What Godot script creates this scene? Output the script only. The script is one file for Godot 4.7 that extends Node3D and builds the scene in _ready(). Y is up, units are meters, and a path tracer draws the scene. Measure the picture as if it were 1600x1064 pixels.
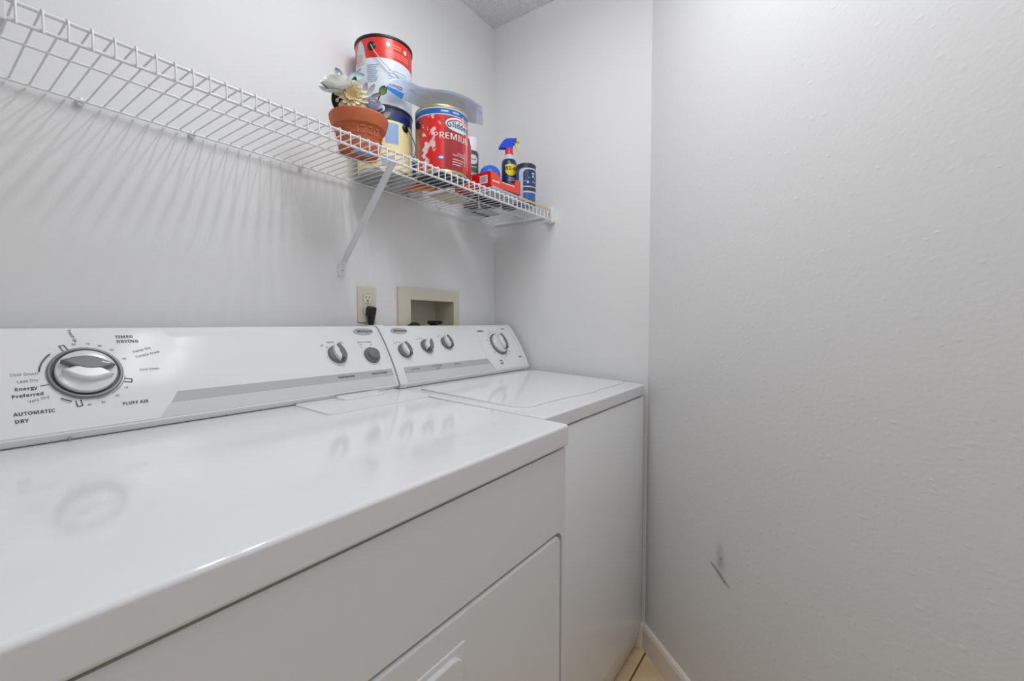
extends Node3D

# ---------------------------------------------------------------- constants
const CEIL := 2.466
const WASHER_L := -0.7064
const WASHER_R := -0.0204
const WASHER_Z := 0.6907
const DRYER_L := -1.555
const DRYER_R := -0.7251
const DRYER_Z := 0.7655
const TOP := 0.9726          # enamel top, front edge
const TOP_BACK := 0.9945     # enamel top at the foot of the console
const CZ0 := 0.0941          # console face, top edge
const CY0 := 1.1804
const CZ1 := 0.204           # console face, foot
const CY1 := 0.9945
const SHELF_Y := 1.629
const SHELF_Z := 0.312
const DECK := 1.6312
const DIAG := Vector3(-0.6606, 0, 0.7507)

var W := {}
var M := {}
var rng := RandomNumberGenerator.new()

# ---------------------------------------------------------------- materials
func mat(c: Color, rough := 0.5, metal := 0.0, spec := 0.5) -> StandardMaterial3D:
	var m := StandardMaterial3D.new()
	m.albedo_color = c
	m.roughness = rough
	m.metallic = metal
	m.metallic_specular = spec
	return m

func rgb(r: int, g: int, b: int) -> Color:
	return Color(r / 255.0, g / 255.0, b / 255.0)

func noise_image(sz: int, freq: float, oct: int, seed_: int) -> Image:
	var n := FastNoiseLite.new()
	n.seed = seed_
	n.noise_type = FastNoiseLite.TYPE_SIMPLEX_SMOOTH
	n.frequency = freq
	n.fractal_octaves = oct
	return n.get_seamless_image(sz, sz)

func normal_tex(img: Image, strength: float) -> ImageTexture:
	var i: Image = img.duplicate()
	i.convert(Image.FORMAT_RGBA8)
	i.bump_map_to_normal_map(strength)
	return ImageTexture.create_from_image(i)

func plaster_image() -> Image:
	# fine roller stipple with sparse paint nibs
	var base := noise_image(1024, 0.07, 3, 11)
	base.convert(Image.FORMAT_L8)
	var d := base.get_data()
	var o := PackedFloat32Array()
	o.resize(d.size())
	for i in d.size():
		o[i] = d[i] * 0.13 + 40.0
	rng.seed = 77
	for k in 330:
		var cx := rng.randi_range(0, 1023)
		var cy := rng.randi_range(0, 1023)
		var r := rng.randf_range(1.6, 4.6)
		var h := rng.randf_range(25.0, 110.0)
		var el := rng.randf_range(0.6, 1.5)
		for yy in range(-12, 13):
			for xx in range(-12, 13):
				var q := (xx * xx * el + yy * yy / el) / (r * r)
				if q < 7.0:
					var ix := posmod(cy + yy, 1024) * 1024 + posmod(cx + xx, 1024)
					o[ix] = o[ix] + h * exp(-q)
	for i in d.size():
		d[i] = clampi(int(o[i]), 0, 255)
	return Image.create_from_data(1024, 1024, false, Image.FORMAT_L8, d)

func make_materials() -> void:
	var pl := normal_tex(plaster_image(), 2.2)
	var wall := mat(Color(0.905, 0.905, 0.905), 0.62)
	wall.normal_enabled = true
	wall.normal_texture = pl
	wall.normal_scale = 1.25
	wall.uv1_triplanar = true
	wall.uv1_world_triplanar = true
	wall.uv1_scale = Vector3(1.1, 1.1, 1.1)
	M.wall = wall
	var soft: StandardMaterial3D = wall.duplicate()
	soft.normal_scale = 0.45
	soft.uv1_scale = Vector3(2.3, 2.3, 2.3)
	M.wall_soft = soft
	var cl := mat(Color(0.95, 0.95, 0.955), 0.85)
	cl.normal_enabled = true
	cl.normal_texture = normal_tex(noise_image(512, 0.06, 4, 5), 9.0)
	cl.uv1_triplanar = true
	cl.uv1_world_triplanar = true
	cl.uv1_scale = Vector3(2.5, 2.5, 2.5)
	M.ceiling = cl
	var tile_img := noise_image(512, 0.012, 4, 21)
	tile_img.convert(Image.FORMAT_RGB8)
	for y in 512:
		for x in 512:
			var v := tile_img.get_pixel(x, y).r
			tile_img.set_pixel(x, y, rgb(240, 216, 176).lerp(rgb(226, 196, 154), clampf(v * 1.3 - 0.2, 0, 1)))
	var tile := mat(Color.WHITE, 0.28)
	tile.albedo_texture = ImageTexture.create_from_image(tile_img)
	tile.uv1_triplanar = true
	tile.uv1_world_triplanar = true
	tile.uv1_scale = Vector3(1.7, 1.7, 1.7)
	M.tile = tile
	M.grout = mat(rgb(128, 92, 62), 0.9)
	M.baseboard = mat(rgb(246, 236, 228), 0.4)
	var en := mat(Color(0.925, 0.925, 0.93), 0.09, 0.0, 0.42)
	M.enamel = en
	M.console = mat(Color(0.93, 0.93, 0.935), 0.16, 0.0, 0.3)
	M.endcap = mat(Color(0.93, 0.93, 0.93), 0.3)
	M.band = mat(rgb(186, 187, 190), 0.25)
	M.band_light = mat(rgb(214, 215, 217), 0.22)
	M.ink = mat(rgb(84, 84, 88), 0.6)
	M.ink_light = mat(rgb(150, 150, 154), 0.6)
	M.knob = mat(rgb(116, 117, 120), 0.38)
	M.knob_dark = mat(rgb(52, 52, 54), 0.4)
	M.bezel = mat(rgb(122, 123, 126), 0.3)
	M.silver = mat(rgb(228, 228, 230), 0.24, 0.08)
	M.badge = mat(rgb(190, 191, 195), 0.3, 0.15)
	M.wire = mat(Color(0.93, 0.93, 0.935), 0.32)
	M.brace = mat(Color(0.88, 0.88, 0.89), 0.4)
	M.plastic_white = mat(Color(0.93, 0.93, 0.93), 0.35)
	M.beige = mat(rgb(214, 208, 190), 0.45)
	M.ivory = mat(rgb(222, 216, 203), 0.4)
	M.dark = mat(rgb(28, 27, 27), 0.5)
	M.black = mat(rgb(18, 18, 20), 0.45)
	M.steel = mat(rgb(190, 192, 190), 0.35, 0.75)
	M.gold = mat(rgb(186, 172, 128), 0.35, 0.7)

# ---------------------------------------------------------------- mesh builder
class MB:
	var v := PackedVector3Array()
	var n := PackedVector3Array()
	var u := PackedVector2Array()
	var idx := PackedInt32Array()
	func vert(p: Vector3, nn: Vector3, uv := Vector2.ZERO) -> int:
		v.append(p); n.append(nn); u.append(uv)
		return v.size() - 1
	func tri(a: int, b: int, c: int) -> void:
		# wind clockwise seen from the side the normals point to
		var g := (v[b] - v[a]).cross(v[c] - v[a])
		if g.dot(n[a] + n[b] + n[c]) > 0.0:
			idx.append(a); idx.append(c); idx.append(b)
		else:
			idx.append(a); idx.append(b); idx.append(c)
	func quad(a: int, b: int, c: int, d: int) -> void:
		tri(a, b, c); tri(a, c, d)
	func flat_quad(a: Vector3, b: Vector3, c: Vector3, d: Vector3, out: Vector3) -> void:
		var nn := (b - a).cross(c - a).normalized()
		if nn.dot(out) < 0.0: nn = -nn
		var i := vert(a, nn, Vector2(0, 0)); vert(b, nn, Vector2(1, 0)); vert(c, nn, Vector2(1, 1)); vert(d, nn, Vector2(0, 1))
		quad(i, i + 1, i + 2, i + 3)
	func box(lo: Vector3, hi: Vector3) -> void:
		var c := [Vector3(lo.x, lo.y, lo.z), Vector3(hi.x, lo.y, lo.z), Vector3(hi.x, hi.y, lo.z), Vector3(lo.x, hi.y, lo.z),
			Vector3(lo.x, lo.y, hi.z), Vector3(hi.x, lo.y, hi.z), Vector3(hi.x, hi.y, hi.z), Vector3(lo.x, hi.y, hi.z)]
		flat_quad(c[0], c[1], c[2], c[3], Vector3(0, 0, -1)); flat_quad(c[4], c[5], c[6], c[7], Vector3(0, 0, 1))
		flat_quad(c[0], c[4], c[7], c[3], Vector3(-1, 0, 0)); flat_quad(c[1], c[5], c[6], c[2], Vector3(1, 0, 0))
		flat_quad(c[3], c[2], c[6], c[7], Vector3(0, 1, 0)); flat_quad(c[0], c[1], c[5], c[4], Vector3(0, -1, 0))
	func done() -> ArrayMesh:
		var a := []
		a.resize(Mesh.ARRAY_MAX)
		a[Mesh.ARRAY_VERTEX] = v; a[Mesh.ARRAY_NORMAL] = n; a[Mesh.ARRAY_TEX_UV] = u; a[Mesh.ARRAY_INDEX] = idx
		var m := ArrayMesh.new()
		m.add_surface_from_arrays(Mesh.PRIMITIVE_TRIANGLES, a)
		return m

func rounded_box(size: Vector3, r: float, steps := 2) -> MB:
	var b := MB.new()
	var h := size * 0.5
	var cs := []
	for ax in 3:
		var l := []
		for k in steps + 1: l.append(-h[ax] + r * (1.0 - tan((1.0 - float(k) / steps) * PI / 4)))
		for k in steps + 1: l.append(h[ax] - r * (1.0 - tan(float(k) / steps * PI / 4)))
		cs.append(l)
	for ax in 3:
		var a1 := (ax + 1) % 3
		var a2 := (ax + 2) % 3
		for sg in [-1.0, 1.0]:
			var start := b.v.size()
			var l1: Array = cs[a1]
			var l2: Array = cs[a2]
			for i in l1.size():
				for j in l2.size():
					var p := Vector3.ZERO
					p[ax] = h[ax] * sg; p[a1] = l1[i]; p[a2] = l2[j]
					var q := Vector3(clampf(p.x, -h.x + r, h.x - r), clampf(p.y, -h.y + r, h.y - r), clampf(p.z, -h.z + r, h.z - r))
					var nn := (p - q).normalized()
					b.vert(q + nn * r, nn, Vector2(l1[i], l2[j]))
			var w := l2.size()
			for i in l1.size() - 1:
				for j in w - 1:
					b.quad(start + i * w + j, start + i * w + j + 1, start + (i + 1) * w + j + 1, start + (i + 1) * w + j)
	return b

func rbox(size: Vector3, r: float, steps := 2) -> ArrayMesh:
	return rounded_box(size, r, steps).done()

# lathe round Y; profile = [Vector2(radius, y)...] running so that the outside lies to the right of travel upward
func lathe(pr: Array, seg := 32, crease := 35.0, a0 := 0.0, a1 := TAU) -> ArrayMesh:
	var b := MB.new()
	lathe_into(b, pr, seg, crease, a0, a1)
	return b.done()

func lathe_into(b: MB, pr: Array, seg := 32, crease := 35.0, a0 := 0.0, a1 := TAU) -> void:
	var nseg := pr.size() - 1
	var sn := []
	for i in nseg:
		var d: Vector2 = pr[i + 1] - pr[i]
		sn.append(Vector2(d.y, -d.x).normalized())
	for i in nseg:
		var n0: Vector2 = sn[i]
		var n1: Vector2 = sn[i]
		if i > 0 and absf(rad_to_deg(sn[i].angle_to(sn[i - 1]))) < crease: n0 = (sn[i] + sn[i - 1]).normalized()
		if i < nseg - 1 and absf(rad_to_deg(sn[i].angle_to(sn[i + 1]))) < crease: n1 = (sn[i] + sn[i + 1]).normalized()
		var start := b.v.size()
		for k in seg + 1:
			var a := lerpf(a0, a1, float(k) / seg)
			var c := cos(a)
			var s := sin(a)
			b.vert(Vector3(pr[i].x * c, pr[i].y, pr[i].x * s), Vector3(n0.x * c, n0.y, n0.x * s), Vector2(float(k) / seg, float(i) / nseg))
			b.vert(Vector3(pr[i + 1].x * c, pr[i + 1].y, pr[i + 1].x * s), Vector3(n1.x * c, n1.y, n1.x * s), Vector2(float(k) / seg, float(i + 1) / nseg))
		for k in seg:
			var q := start + k * 2
			b.quad(q, q + 2, q + 3, q + 1)

func tube_into(b: MB, pts: Array, r: float, seg := 8, r_end := -1.0) -> void:
	if r_end < 0: r_end = r
	var cnt := pts.size()
	var up := Vector3(0.31, 0.77, 0.55)
	var start := b.v.size()
	var t0: Vector3 = (pts[1] - pts[0]).normalized()
	var nx := (up - t0 * up.dot(t0)).normalized()
	for i in cnt:
		var t: Vector3
		if i == 0: t = (pts[1] - pts[0]).normalized()
		elif i == cnt - 1: t = (pts[i] - pts[i - 1]).normalized()
		else: t = ((pts[i + 1] - pts[i]).normalized() + (pts[i] - pts[i - 1]).normalized()).normalized()
		nx = (nx - t * nx.dot(t)).normalized()
		var ny := t.cross(nx)
		var rr := lerpf(r, r_end, float(i) / (cnt - 1))
		for k in seg + 1:
			var a := TAU * k / seg
			var d := nx * cos(a) + ny * sin(a)
			b.vert(pts[i] + d * rr, d, Vector2(float(k) / seg, i))
	for i in cnt - 1:
		for k in seg:
			var q := start + i * (seg + 1) + k
			b.quad(q, q + 1, q + seg + 2, q + seg + 1)
	for e in [0, cnt - 1]:
		var dirn: Vector3 = (pts[0] - pts[1]).normalized() if e == 0 else (pts[cnt - 1] - pts[cnt - 2]).normalized()
		var c := b.vert(pts[e], dirn)
		var ring := []
		for k in seg: ring.append(b.vert(b.v[start + e * (seg + 1) + k], dirn))
		for k in seg: b.tri(c, ring[k], ring[(k + 1) % seg])

func tube(pts: Array, r: float, seg := 8, r_end := -1.0) -> ArrayMesh:
	var b := MB.new()
	tube_into(b, pts, r, seg, r_end)
	return b.done()

func rrect(w: float, h: float, r: float, k := 5) -> PackedVector2Array:
	var o := PackedVector2Array()
	for c in 4:
		var cx: float = [w / 2 - r, -w / 2 + r, -w / 2 + r, w / 2 - r][c]
		var cy: float = [h / 2 - r, h / 2 - r, -h / 2 + r, -h / 2 + r][c]
		for i in k + 1:
			var a := PI / 2 * (c + float(i) / k)
			o.append(Vector2(cx + r * cos(a), cy + r * sin(a)))
	return o

func ellipse(rx: float, ry: float, k := 36) -> PackedVector2Array:
	var o := PackedVector2Array()
	for i in k: o.append(Vector2(rx * cos(TAU * i / k), ry * sin(TAU * i / k)))
	return o

# plate standing in XY, back at z 0, front at z depth, rounded front edge; the loop runs counter-clockwise and is star-shaped
func slab_into(b: MB, loop: PackedVector2Array, depth: float, bevel: float, steps := 3) -> void:
	var cnt := loop.size()
	var nr := []
	var cen := Vector2.ZERO
	for i in cnt:
		var d: Vector2 = (loop[(i + 1) % cnt] - loop[i]).normalized()
		var e: Vector2 = (loop[i] - loop[(i - 1 + cnt) % cnt]).normalized()
		var t := (d + e).normalized()
		nr.append(Vector2(t.y, -t.x))
		cen += loop[i] / cnt
	var rings := [[0.0, 0.0, 0.0]]
	for k in steps + 1:
		var a := PI / 2 * k / steps
		rings.append([depth - bevel + bevel * sin(a), bevel * (1.0 - cos(a)), a])
	var start := b.v.size()
	for rg in rings:
		for i in cnt:
			var p: Vector2 = loop[i] - nr[i] * rg[1]
			var nn := Vector3(nr[i].x * cos(rg[2]), nr[i].y * cos(rg[2]), sin(rg[2]))
			b.vert(Vector3(p.x, p.y, rg[0]), nn, p)
	for k in rings.size() - 1:
		for i in cnt:
			var j := (i + 1) % cnt
			b.quad(start + k * cnt + i, start + k * cnt + j, start + (k + 1) * cnt + j, start + (k + 1) * cnt + i)
	for side in 2:
		var ring := (rings.size() - 1) * cnt if side == 0 else 0
		var nz := Vector3(0, 0, 1) if side == 0 else Vector3(0, 0, -1)
		var z := depth if side == 0 else 0.0
		var c := b.vert(Vector3(cen.x, cen.y, z), nz, cen)
		var f := b.v.size()
		for i in cnt: b.vert(b.v[start + ring + i], nz, loop[i])
		for i in cnt: b.tri(c, f + i, f + (i + 1) % cnt)

func slab(loop: PackedVector2Array, depth: float, bevel: float, steps := 3) -> ArrayMesh:
	var b := MB.new()
	slab_into(b, loop, depth, bevel, steps)
	return b.done()

# label patch wrapped on an upright cylinder: columns of u (arc length, to the viewer's right), lower(u)..upper(u)
func wrap_patch(r: float, ac: float, u0: float, u1: float, lo: Callable, hi: Callable, cols := 16, rows := 1) -> ArrayMesh:
	var b := MB.new()
	for i in cols + 1:
		var u := lerpf(u0, u1, float(i) / cols)
		var a := ac - u / r
		for j in rows + 1:
			var y := lerpf(lo.call(u), hi.call(u), float(j) / rows)
			b.vert(Vector3(r * cos(a), y, r * sin(a)), Vector3(cos(a), 0, sin(a)), Vector2(float(i) / cols, 1.0 - float(j) / rows))
	for i in cols:
		for j in rows:
			var q := i * (rows + 1) + j
			b.quad(q, q + 1, q + rows + 2, q + rows + 1)
	return b.done()

func wrap_rect(r: float, ac: float, u0: float, u1: float, y0: float, y1: float) -> ArrayMesh:
	return wrap_patch(r, ac, u0, u1, func(_u): return y0, func(_u): return y1, maxi(3, int(absf(u1 - u0) / r * 10)))

func wrap_ellipse(r: float, ac: float, uc: float, yc: float, ru: float, rv: float) -> ArrayMesh:
	return wrap_patch(r, ac, uc - ru * 0.999, uc + ru * 0.999,
		func(u): return yc - rv * sqrt(maxf(0.0, 1.0 - pow((u - uc) / ru, 2))),
		func(u): return yc + rv * sqrt(maxf(0.0, 1.0 - pow((u - uc) / ru, 2))), 24)

func text_mesh(s: String, cap: float, depth := 0.0004, bold := false, serif := false) -> TextMesh:
	var t := TextMesh.new()
	var f := SystemFont.new()
	f.font_names = PackedStringArray(["Droid Serif" if serif else "Droid Sans"])
	if bold: f.font_weight = 700
	t.font = f
	t.text = s
	t.font_size = 48
	t.pixel_size = cap / (48.0 * 0.71)
	t.depth = depth
	t.curve_step = 2.0
	return t

func wrap_text(s: String, cap: float, r: float, ac: float, uc: float, yc: float, bold := false, stretch := 1.0, tilt := 0.0) -> ArrayMesh:
	var src := text_mesh(s, cap, 0.0005, bold)
	var a := src.get_mesh_arrays()
	var vv: PackedVector3Array = a[Mesh.ARRAY_VERTEX]
	var nn: PackedVector3Array = a[Mesh.ARRAY_NORMAL]
	for i in vv.size():
		var p := vv[i]
		var uu := uc + p.x * stretch
		var an := ac - uu / r
		var rr := r + p.z
		vv[i] = Vector3(rr * cos(an), yc + p.y + p.x * tilt, rr * sin(an))
		var rad := Vector3(cos(an), 0, sin(an))
		var tan_ := Vector3(sin(an), 0, -cos(an))
		nn[i] = (tan_ * nn[i].x + Vector3.UP * nn[i].y + rad * nn[i].z).normalized()
	var out := []
	out.resize(Mesh.ARRAY_MAX)
	out[Mesh.ARRAY_VERTEX] = vv; out[Mesh.ARRAY_NORMAL] = nn; out[Mesh.ARRAY_INDEX] = a[Mesh.ARRAY_INDEX]
	var m := ArrayMesh.new()
	m.add_surface_from_arrays(Mesh.PRIMITIVE_TRIANGLES, out)
	return m

# ---------------------------------------------------------------- scene helpers
func thing(called: String, label: String, category: String, at: Vector3, group := "") -> Node3D:
	var o := Node3D.new()
	o.name = called
	add_child(o, true)
	o.position = at
	W[o] = Transform3D(Basis(), at)
	o.set_meta("label", label)
	o.set_meta("category", category)
	if group: o.set_meta("group", group)
	return o

# xf is in the scene's own frame
func part(parent: Node, called: String, mesh: Mesh, m: Material, xf := Transform3D(), label := "") -> MeshInstance3D:
	var o := MeshInstance3D.new()
	o.mesh = mesh
	o.material_override = m
	o.name = called
	o.cast_shadow = GeometryInstance3D.SHADOW_CASTING_SETTING_ON
	parent.add_child(o, true)
	var pw: Transform3D = W.get(parent, Transform3D())
	o.transform = pw.affine_inverse() * xf
	W[o] = xf
	if label: o.set_meta("label", label)
	return o

func struct(called: String, mesh: Mesh, m: Material, label: String, category: String, xf := Transform3D()) -> MeshInstance3D:
	var o := part(self, called, mesh, m, xf)
	o.set_meta("kind", "structure")
	o.set_meta("label", label)
	o.set_meta("category", category)
	return o

func at(x: float, y: float, z: float) -> Transform3D:
	return Transform3D(Basis(), Vector3(x, y, z))

# ---------------------------------------------------------------- consoles
func con(s: float, off := 0.0) -> Vector2:   # (y, z) on the curved console face
	var t := Vector2(CY1 - CY0, CZ1 - CZ0)
	var nn := Vector2(t.y, -t.x).normalized()
	var bul := 0.009 * 4.0 * s * (1.0 - s)
	return Vector2(CY0, CZ0) + t * s + nn * (bul + off)

func con_xf(x: float, s: float, off := 0.0, spin := 0.0) -> Transform3D:
	var p := con(s, off)
	var d := (con(s - 0.01) - con(s + 0.01)).normalized()
	var up := Vector3(0, d.x, d.y)
	var b := Basis(Vector3.RIGHT, up, Vector3.RIGHT.cross(up))
	return Transform3D(b * Basis(Vector3(0, 0, 1), spin), Vector3(x, p.x, p.y))

func con_patch(s0: float, s1: float, xl: Callable, xr: Callable, off: float, rows := 10) -> ArrayMesh:
	var b := MB.new()
	for j in rows + 1:
		var s := lerpf(s0, s1, float(j) / rows)
		var p := con(s, off)
		var d := (con(s - 0.01) - con(s + 0.01)).normalized()
		var nn := Vector3(0, -d.y, d.x)
		b.vert(Vector3(xl.call(s), p.x, p.y), nn, Vector2(0, s)); b.vert(Vector3(xr.call(s), p.x, p.y), nn, Vector2(1, s))
	for j in rows: b.quad(j * 2, j * 2 + 1, j * 2 + 3, j * 2 + 2)
	# edges down to the face
	for side in 2:
		var st := b.v.size()
		for j in rows + 1:
			var s := lerpf(s0, s1, float(j) / rows)
			var x: float = xl.call(s) if side == 0 else xr.call(s)
			var p := con(s, off)
			var q := con(s, -0.001)
			var nn := Vector3(-1 if side == 0 else 1, 0, 0)
			b.vert(Vector3(x, p.x, p.y), nn); b.vert(Vector3(x, q.x, q.y), nn)
		for j in rows: b.quad(st + j * 2, st + j * 2 + 1, st + j * 2 + 3, st + j * 2 + 2)
	for e in [s0, s1]:
		var p := con(e, off)
		var q := con(e, -0.001)
		b.flat_quad(Vector3(xl.call(e), p.x, p.y), Vector3(xr.call(e), p.x, p.y), Vector3(xr.call(e), q.x, q.y), Vector3(xl.call(e), q.x, q.y), Vector3(0, 1 if e == s0 else -1, 0))
	return b.done()

func console_profile(grow := 0.0) -> Array:   # (y, z), from the back top forward and down to the back
	var o := [Vector2(1.0, 0.03), Vector2(CY0 - 0.004 + grow, 0.03), Vector2(CY0 + grow, 0.05), Vector2(CY0 + 0.0005 + grow, CZ0 - 0.012)]
	for k in 15:
		var s := lerpf(0.0, 0.925, k / 14.0)
		o.append(con(s, grow + (-0.003 if k == 0 else 0.0)))
	var foot := con(0.925, grow)
	o.append(Vector2(foot.x - 0.0015, foot.y + 0.0002))
	o.append(Vector2(CY1 + 0.0045, foot.y - 0.0065 + grow))
	o.append(Vector2(CY1 + 0.002, foot.y - 0.009 + grow))
	o.append(Vector2(CY1 + 0.002, foot.y - 0.03))
	o.append(Vector2(CY1 + 0.002, 0.03))
	return o

func prism_x(pr: Array, x0: float, x1: float, crease := 30.0) -> ArrayMesh:
	var b := MB.new()
	var cnt := pr.size()
	var cen := Vector2.ZERO
	for p in pr: cen += p / cnt
	var sn := []
	for i in cnt:
		var d: Vector2 = pr[(i + 1) % cnt] - pr[i]
		sn.append(Vector2(d.y, -d.x).normalized())
	var area := 0.0
	for i in cnt: area += pr[i].cross(pr[(i + 1) % cnt])
	if area < 0:
		for i in cnt: sn[i] = -sn[i]
	for i in cnt:
		var j := (i + 1) % cnt
		var n0: Vector2 = sn[i]
		var n1: Vector2 = sn[i]
		var pv: Vector2 = sn[(i - 1 + cnt) % cnt]
		var nx: Vector2 = sn[j]
		if absf(rad_to_deg(n0.angle_to(pv))) < crease: n0 = (n0 + pv).normalized()
		if absf(rad_to_deg(n1.angle_to(nx))) < crease: n1 = (n1 + nx).normalized()
		var a := b.vert(Vector3(x0, pr[i].x, pr[i].y), Vector3(0, n0.x, n0.y))
		b.vert(Vector3(x1, pr[i].x, pr[i].y), Vector3(0, n0.x, n0.y))
		b.vert(Vector3(x1, pr[j].x, pr[j].y), Vector3(0, n1.x, n1.y))
		b.vert(Vector3(x0, pr[j].x, pr[j].y), Vector3(0, n1.x, n1.y))
		b.quad(a, a + 1, a + 2, a + 3)
	var pv2 := PackedVector2Array(pr)
	var tr := Geometry2D.triangulate_polygon(pv2)
	for sd in 2:
		var nn := Vector3(-1 if sd == 0 else 1, 0, 0)
		var st := b.v.size()
		for p in pr: b.vert(Vector3(x0 if sd == 0 else x1, p.x, p.y), nn)
		for k in range(0, tr.size(), 3): b.tri(st + tr[k], st + tr[k + 1], st + tr[k + 2])
	return b.done()

func lens_loop(l: float, w: float, k := 12) -> PackedVector2Array:   # pointed leaf outline, long in Y
	var o := PackedVector2Array()
	for i in k: o.append(Vector2(w * sin(PI * i / k), -l + 2 * l * i / k))
	for i in k: o.append(Vector2(-w * sin(PI * i / k), l - 2 * l * i / k))
	return o

func small_knob(root: Node, x: float, s: float, r: float, spin: float, pointer: bool) -> void:
	var xf := con_xf(x, s, 0.0, spin)
	var rot := Transform3D(Basis(Vector3.RIGHT, PI / 2), Vector3.ZERO)   # lathe Y -> face normal
	var k := part(root, "knob", lathe([Vector2(0, 0.0), Vector2(r, 0.0), Vector2(r * 1.0, 0.006), Vector2(r * 0.93, 0.0095), Vector2(r * 0.6, 0.011), Vector2(0, 0.0115)], 36), M.knob, xf * rot)
	part(k, "collar", lathe([Vector2(r * 1.02, 0.0), Vector2(r * 1.17, 0.0), Vector2(r * 1.15, 0.0018), Vector2(r * 1.02, 0.0018)], 36), M.console, xf * rot, "white ring around the knob")
	# raised thumb grip: a dark bar whose left flank carries a bright leaf-shaped inlay
	var g := MB.new()
	slab_into(g, lens_loop(r * 0.98, r * 0.36), 0.0135, 0.002)
	part(k, "grip", g.done(), M.knob, xf * at(r * 0.2, 0, 0.009))
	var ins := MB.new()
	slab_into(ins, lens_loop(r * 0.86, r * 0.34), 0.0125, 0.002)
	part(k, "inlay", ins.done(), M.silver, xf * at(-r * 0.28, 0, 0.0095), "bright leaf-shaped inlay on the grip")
	if pointer:
		part(k, "pointer_mark", slab(rrect(0.0035, 0.013, 0.0015), 0.0025, 0.0008), M.plastic_white, xf * Transform3D(Basis(Vector3(0, 0, 1), 0.35), Vector3(r * 0.66, -r * 0.35, 0.0095)), "white pointer mark")

func letter(parent: Node, s: String, cap: float, x: float, sv: float, m: Material, spin := 0.0, bold := false, off := 0.0012) -> void:
	part(parent, "lettering", text_mesh(s, cap, 0.0004, bold), m, con_xf(x, sv, off, spin))

func tick(parent: Node, x: float, sv: float, l: float, w: float, spin: float, m: Material, off := 0.0013) -> void:
	part(parent, "dial_mark", slab(rrect(w, l, w * 0.3, 2), 0.0003, 0.0001, 1), m, con_xf(x, sv, off, spin))

func badge(parent: Node, x: float, s: float) -> void:
	var b := part(parent, "badge", slab(ellipse(0.0335, 0.0125), 0.0022, 0.001), M.badge, con_xf(x, s, 0.0), "oval silver badge")
	part(b, "lettering", text_mesh("Whirlpool", 0.0078, 0.0004, true), M.ink, con_xf(x + 0.003, s, 0.0026))

func warped_cap(x0: float, x1: float, z0: float, z1: float, y0: float, y1: float, r: float) -> ArrayMesh:
	var b := rounded_box(Vector3(x1 - x0, y1 - y0, z1 - z0), r, 3)
	var slope := (TOP_BACK - TOP) / (z1 - CZ1)
	for i in b.v.size():
		var p := b.v[i]
		if p.y > 0: b.v[i].y += slope * ((z1 - z0) * 0.5 - p.z)
	return b.done()

# flat frame with a rounded opening, facing +z at z, hole walls going back by dep
func holed_panel(x0: float, x1: float, y0: float, y1: float, z: float, dep: float, hc: Vector2, hw: float, hh: float, hr: float) -> ArrayMesh:
	var b := MB.new()
	var inn := rrect(hw, hh, hr, 6)
	var oc := [Vector2(x1, y1), Vector2(x0, y1), Vector2(x0, y0), Vector2(x1, y0)]
	var cnt := inn.size()
	var nz := Vector3(0, 0, 1)
	for i in cnt:
		var j := (i + 1) % cnt
		var a: Vector2 = inn[i] + hc
		var c: Vector2 = inn[j] + hc
		var oa: Vector2 = oc[i / 7]
		var ob: Vector2 = oc[j / 7]
		var q := b.vert(Vector3(a.x, a.y, z), nz)
		b.vert(Vector3(c.x, c.y, z), nz); b.vert(Vector3(ob.x, ob.y, z), nz); b.vert(Vector3(oa.x, oa.y, z), nz)
		b.tri(q, q + 1, q + 3)
		if oa != ob: b.tri(q + 1, q + 2, q + 3)
		var mid := (a + c) * 0.5 - hc
		b.flat_quad(Vector3(a.x, a.y, z), Vector3(c.x, c.y, z), Vector3(c.x, c.y, z - dep), Vector3(a.x, a.y, z - dep), Vector3(-mid.x, -mid.y, 0))
	for k in 4:
		var o1: Vector2 = oc[k]
		var o2: Vector2 = oc[(k + 1) % 4]
		var mm := (o1 + o2) * 0.5 - hc
		b.flat_quad(Vector3(o1.x, o1.y, z), Vector3(o2.x, o2.y, z), Vector3(o2.x, o2.y, z - dep), Vector3(o1.x, o1.y, z - dep), Vector3(mm.x, mm.y, 0))
	return b.done()

# ---------------------------------------------------------------- build
func _ready() -> void:
	# camera
	var cam := Camera3D.new()
	cam.name = "camera"
	add_child(cam)
	cam.position = Vector3(-1.5692, 1.1909, 1.2145)
	cam.rotation = Vector3(-0.0403, -0.9522, 0)
	cam.fov = 75.094
	cam.near = 0.02
	cam.current = true
	# environment
	var env := Environment.new()
	env.background_mode = Environment.BG_COLOR
	env.background_color = Color(0.02, 0.02, 0.02)
	env.tonemap_mode = Environment.TONE_MAPPER_LINEAR
	env.tonemap_exposure = 0.192
	env.sdfgi_enabled = true
	env.ssao_enabled = true
	env.ssil_enabled = true
	var we := WorldEnvironment.new()
	we.environment = env
	add_child(we)

	make_materials()
	build_room()
	build_lamp(Vector3(-0.875, CEIL, 0.79), 0.80, 1.9, "white two-tube fluorescent ceiling light above the washer and dryer")
	build_lamp(Vector3(-1.85, CEIL, 1.75), 0.60, 0.85, "white two-tube fluorescent ceiling light further back in the room")
	build_washer()
	build_dryer()
	build_shelf()
	build_wall_fittings()
	build_cans()
	build_flowers()
	build_small_goods()

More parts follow.
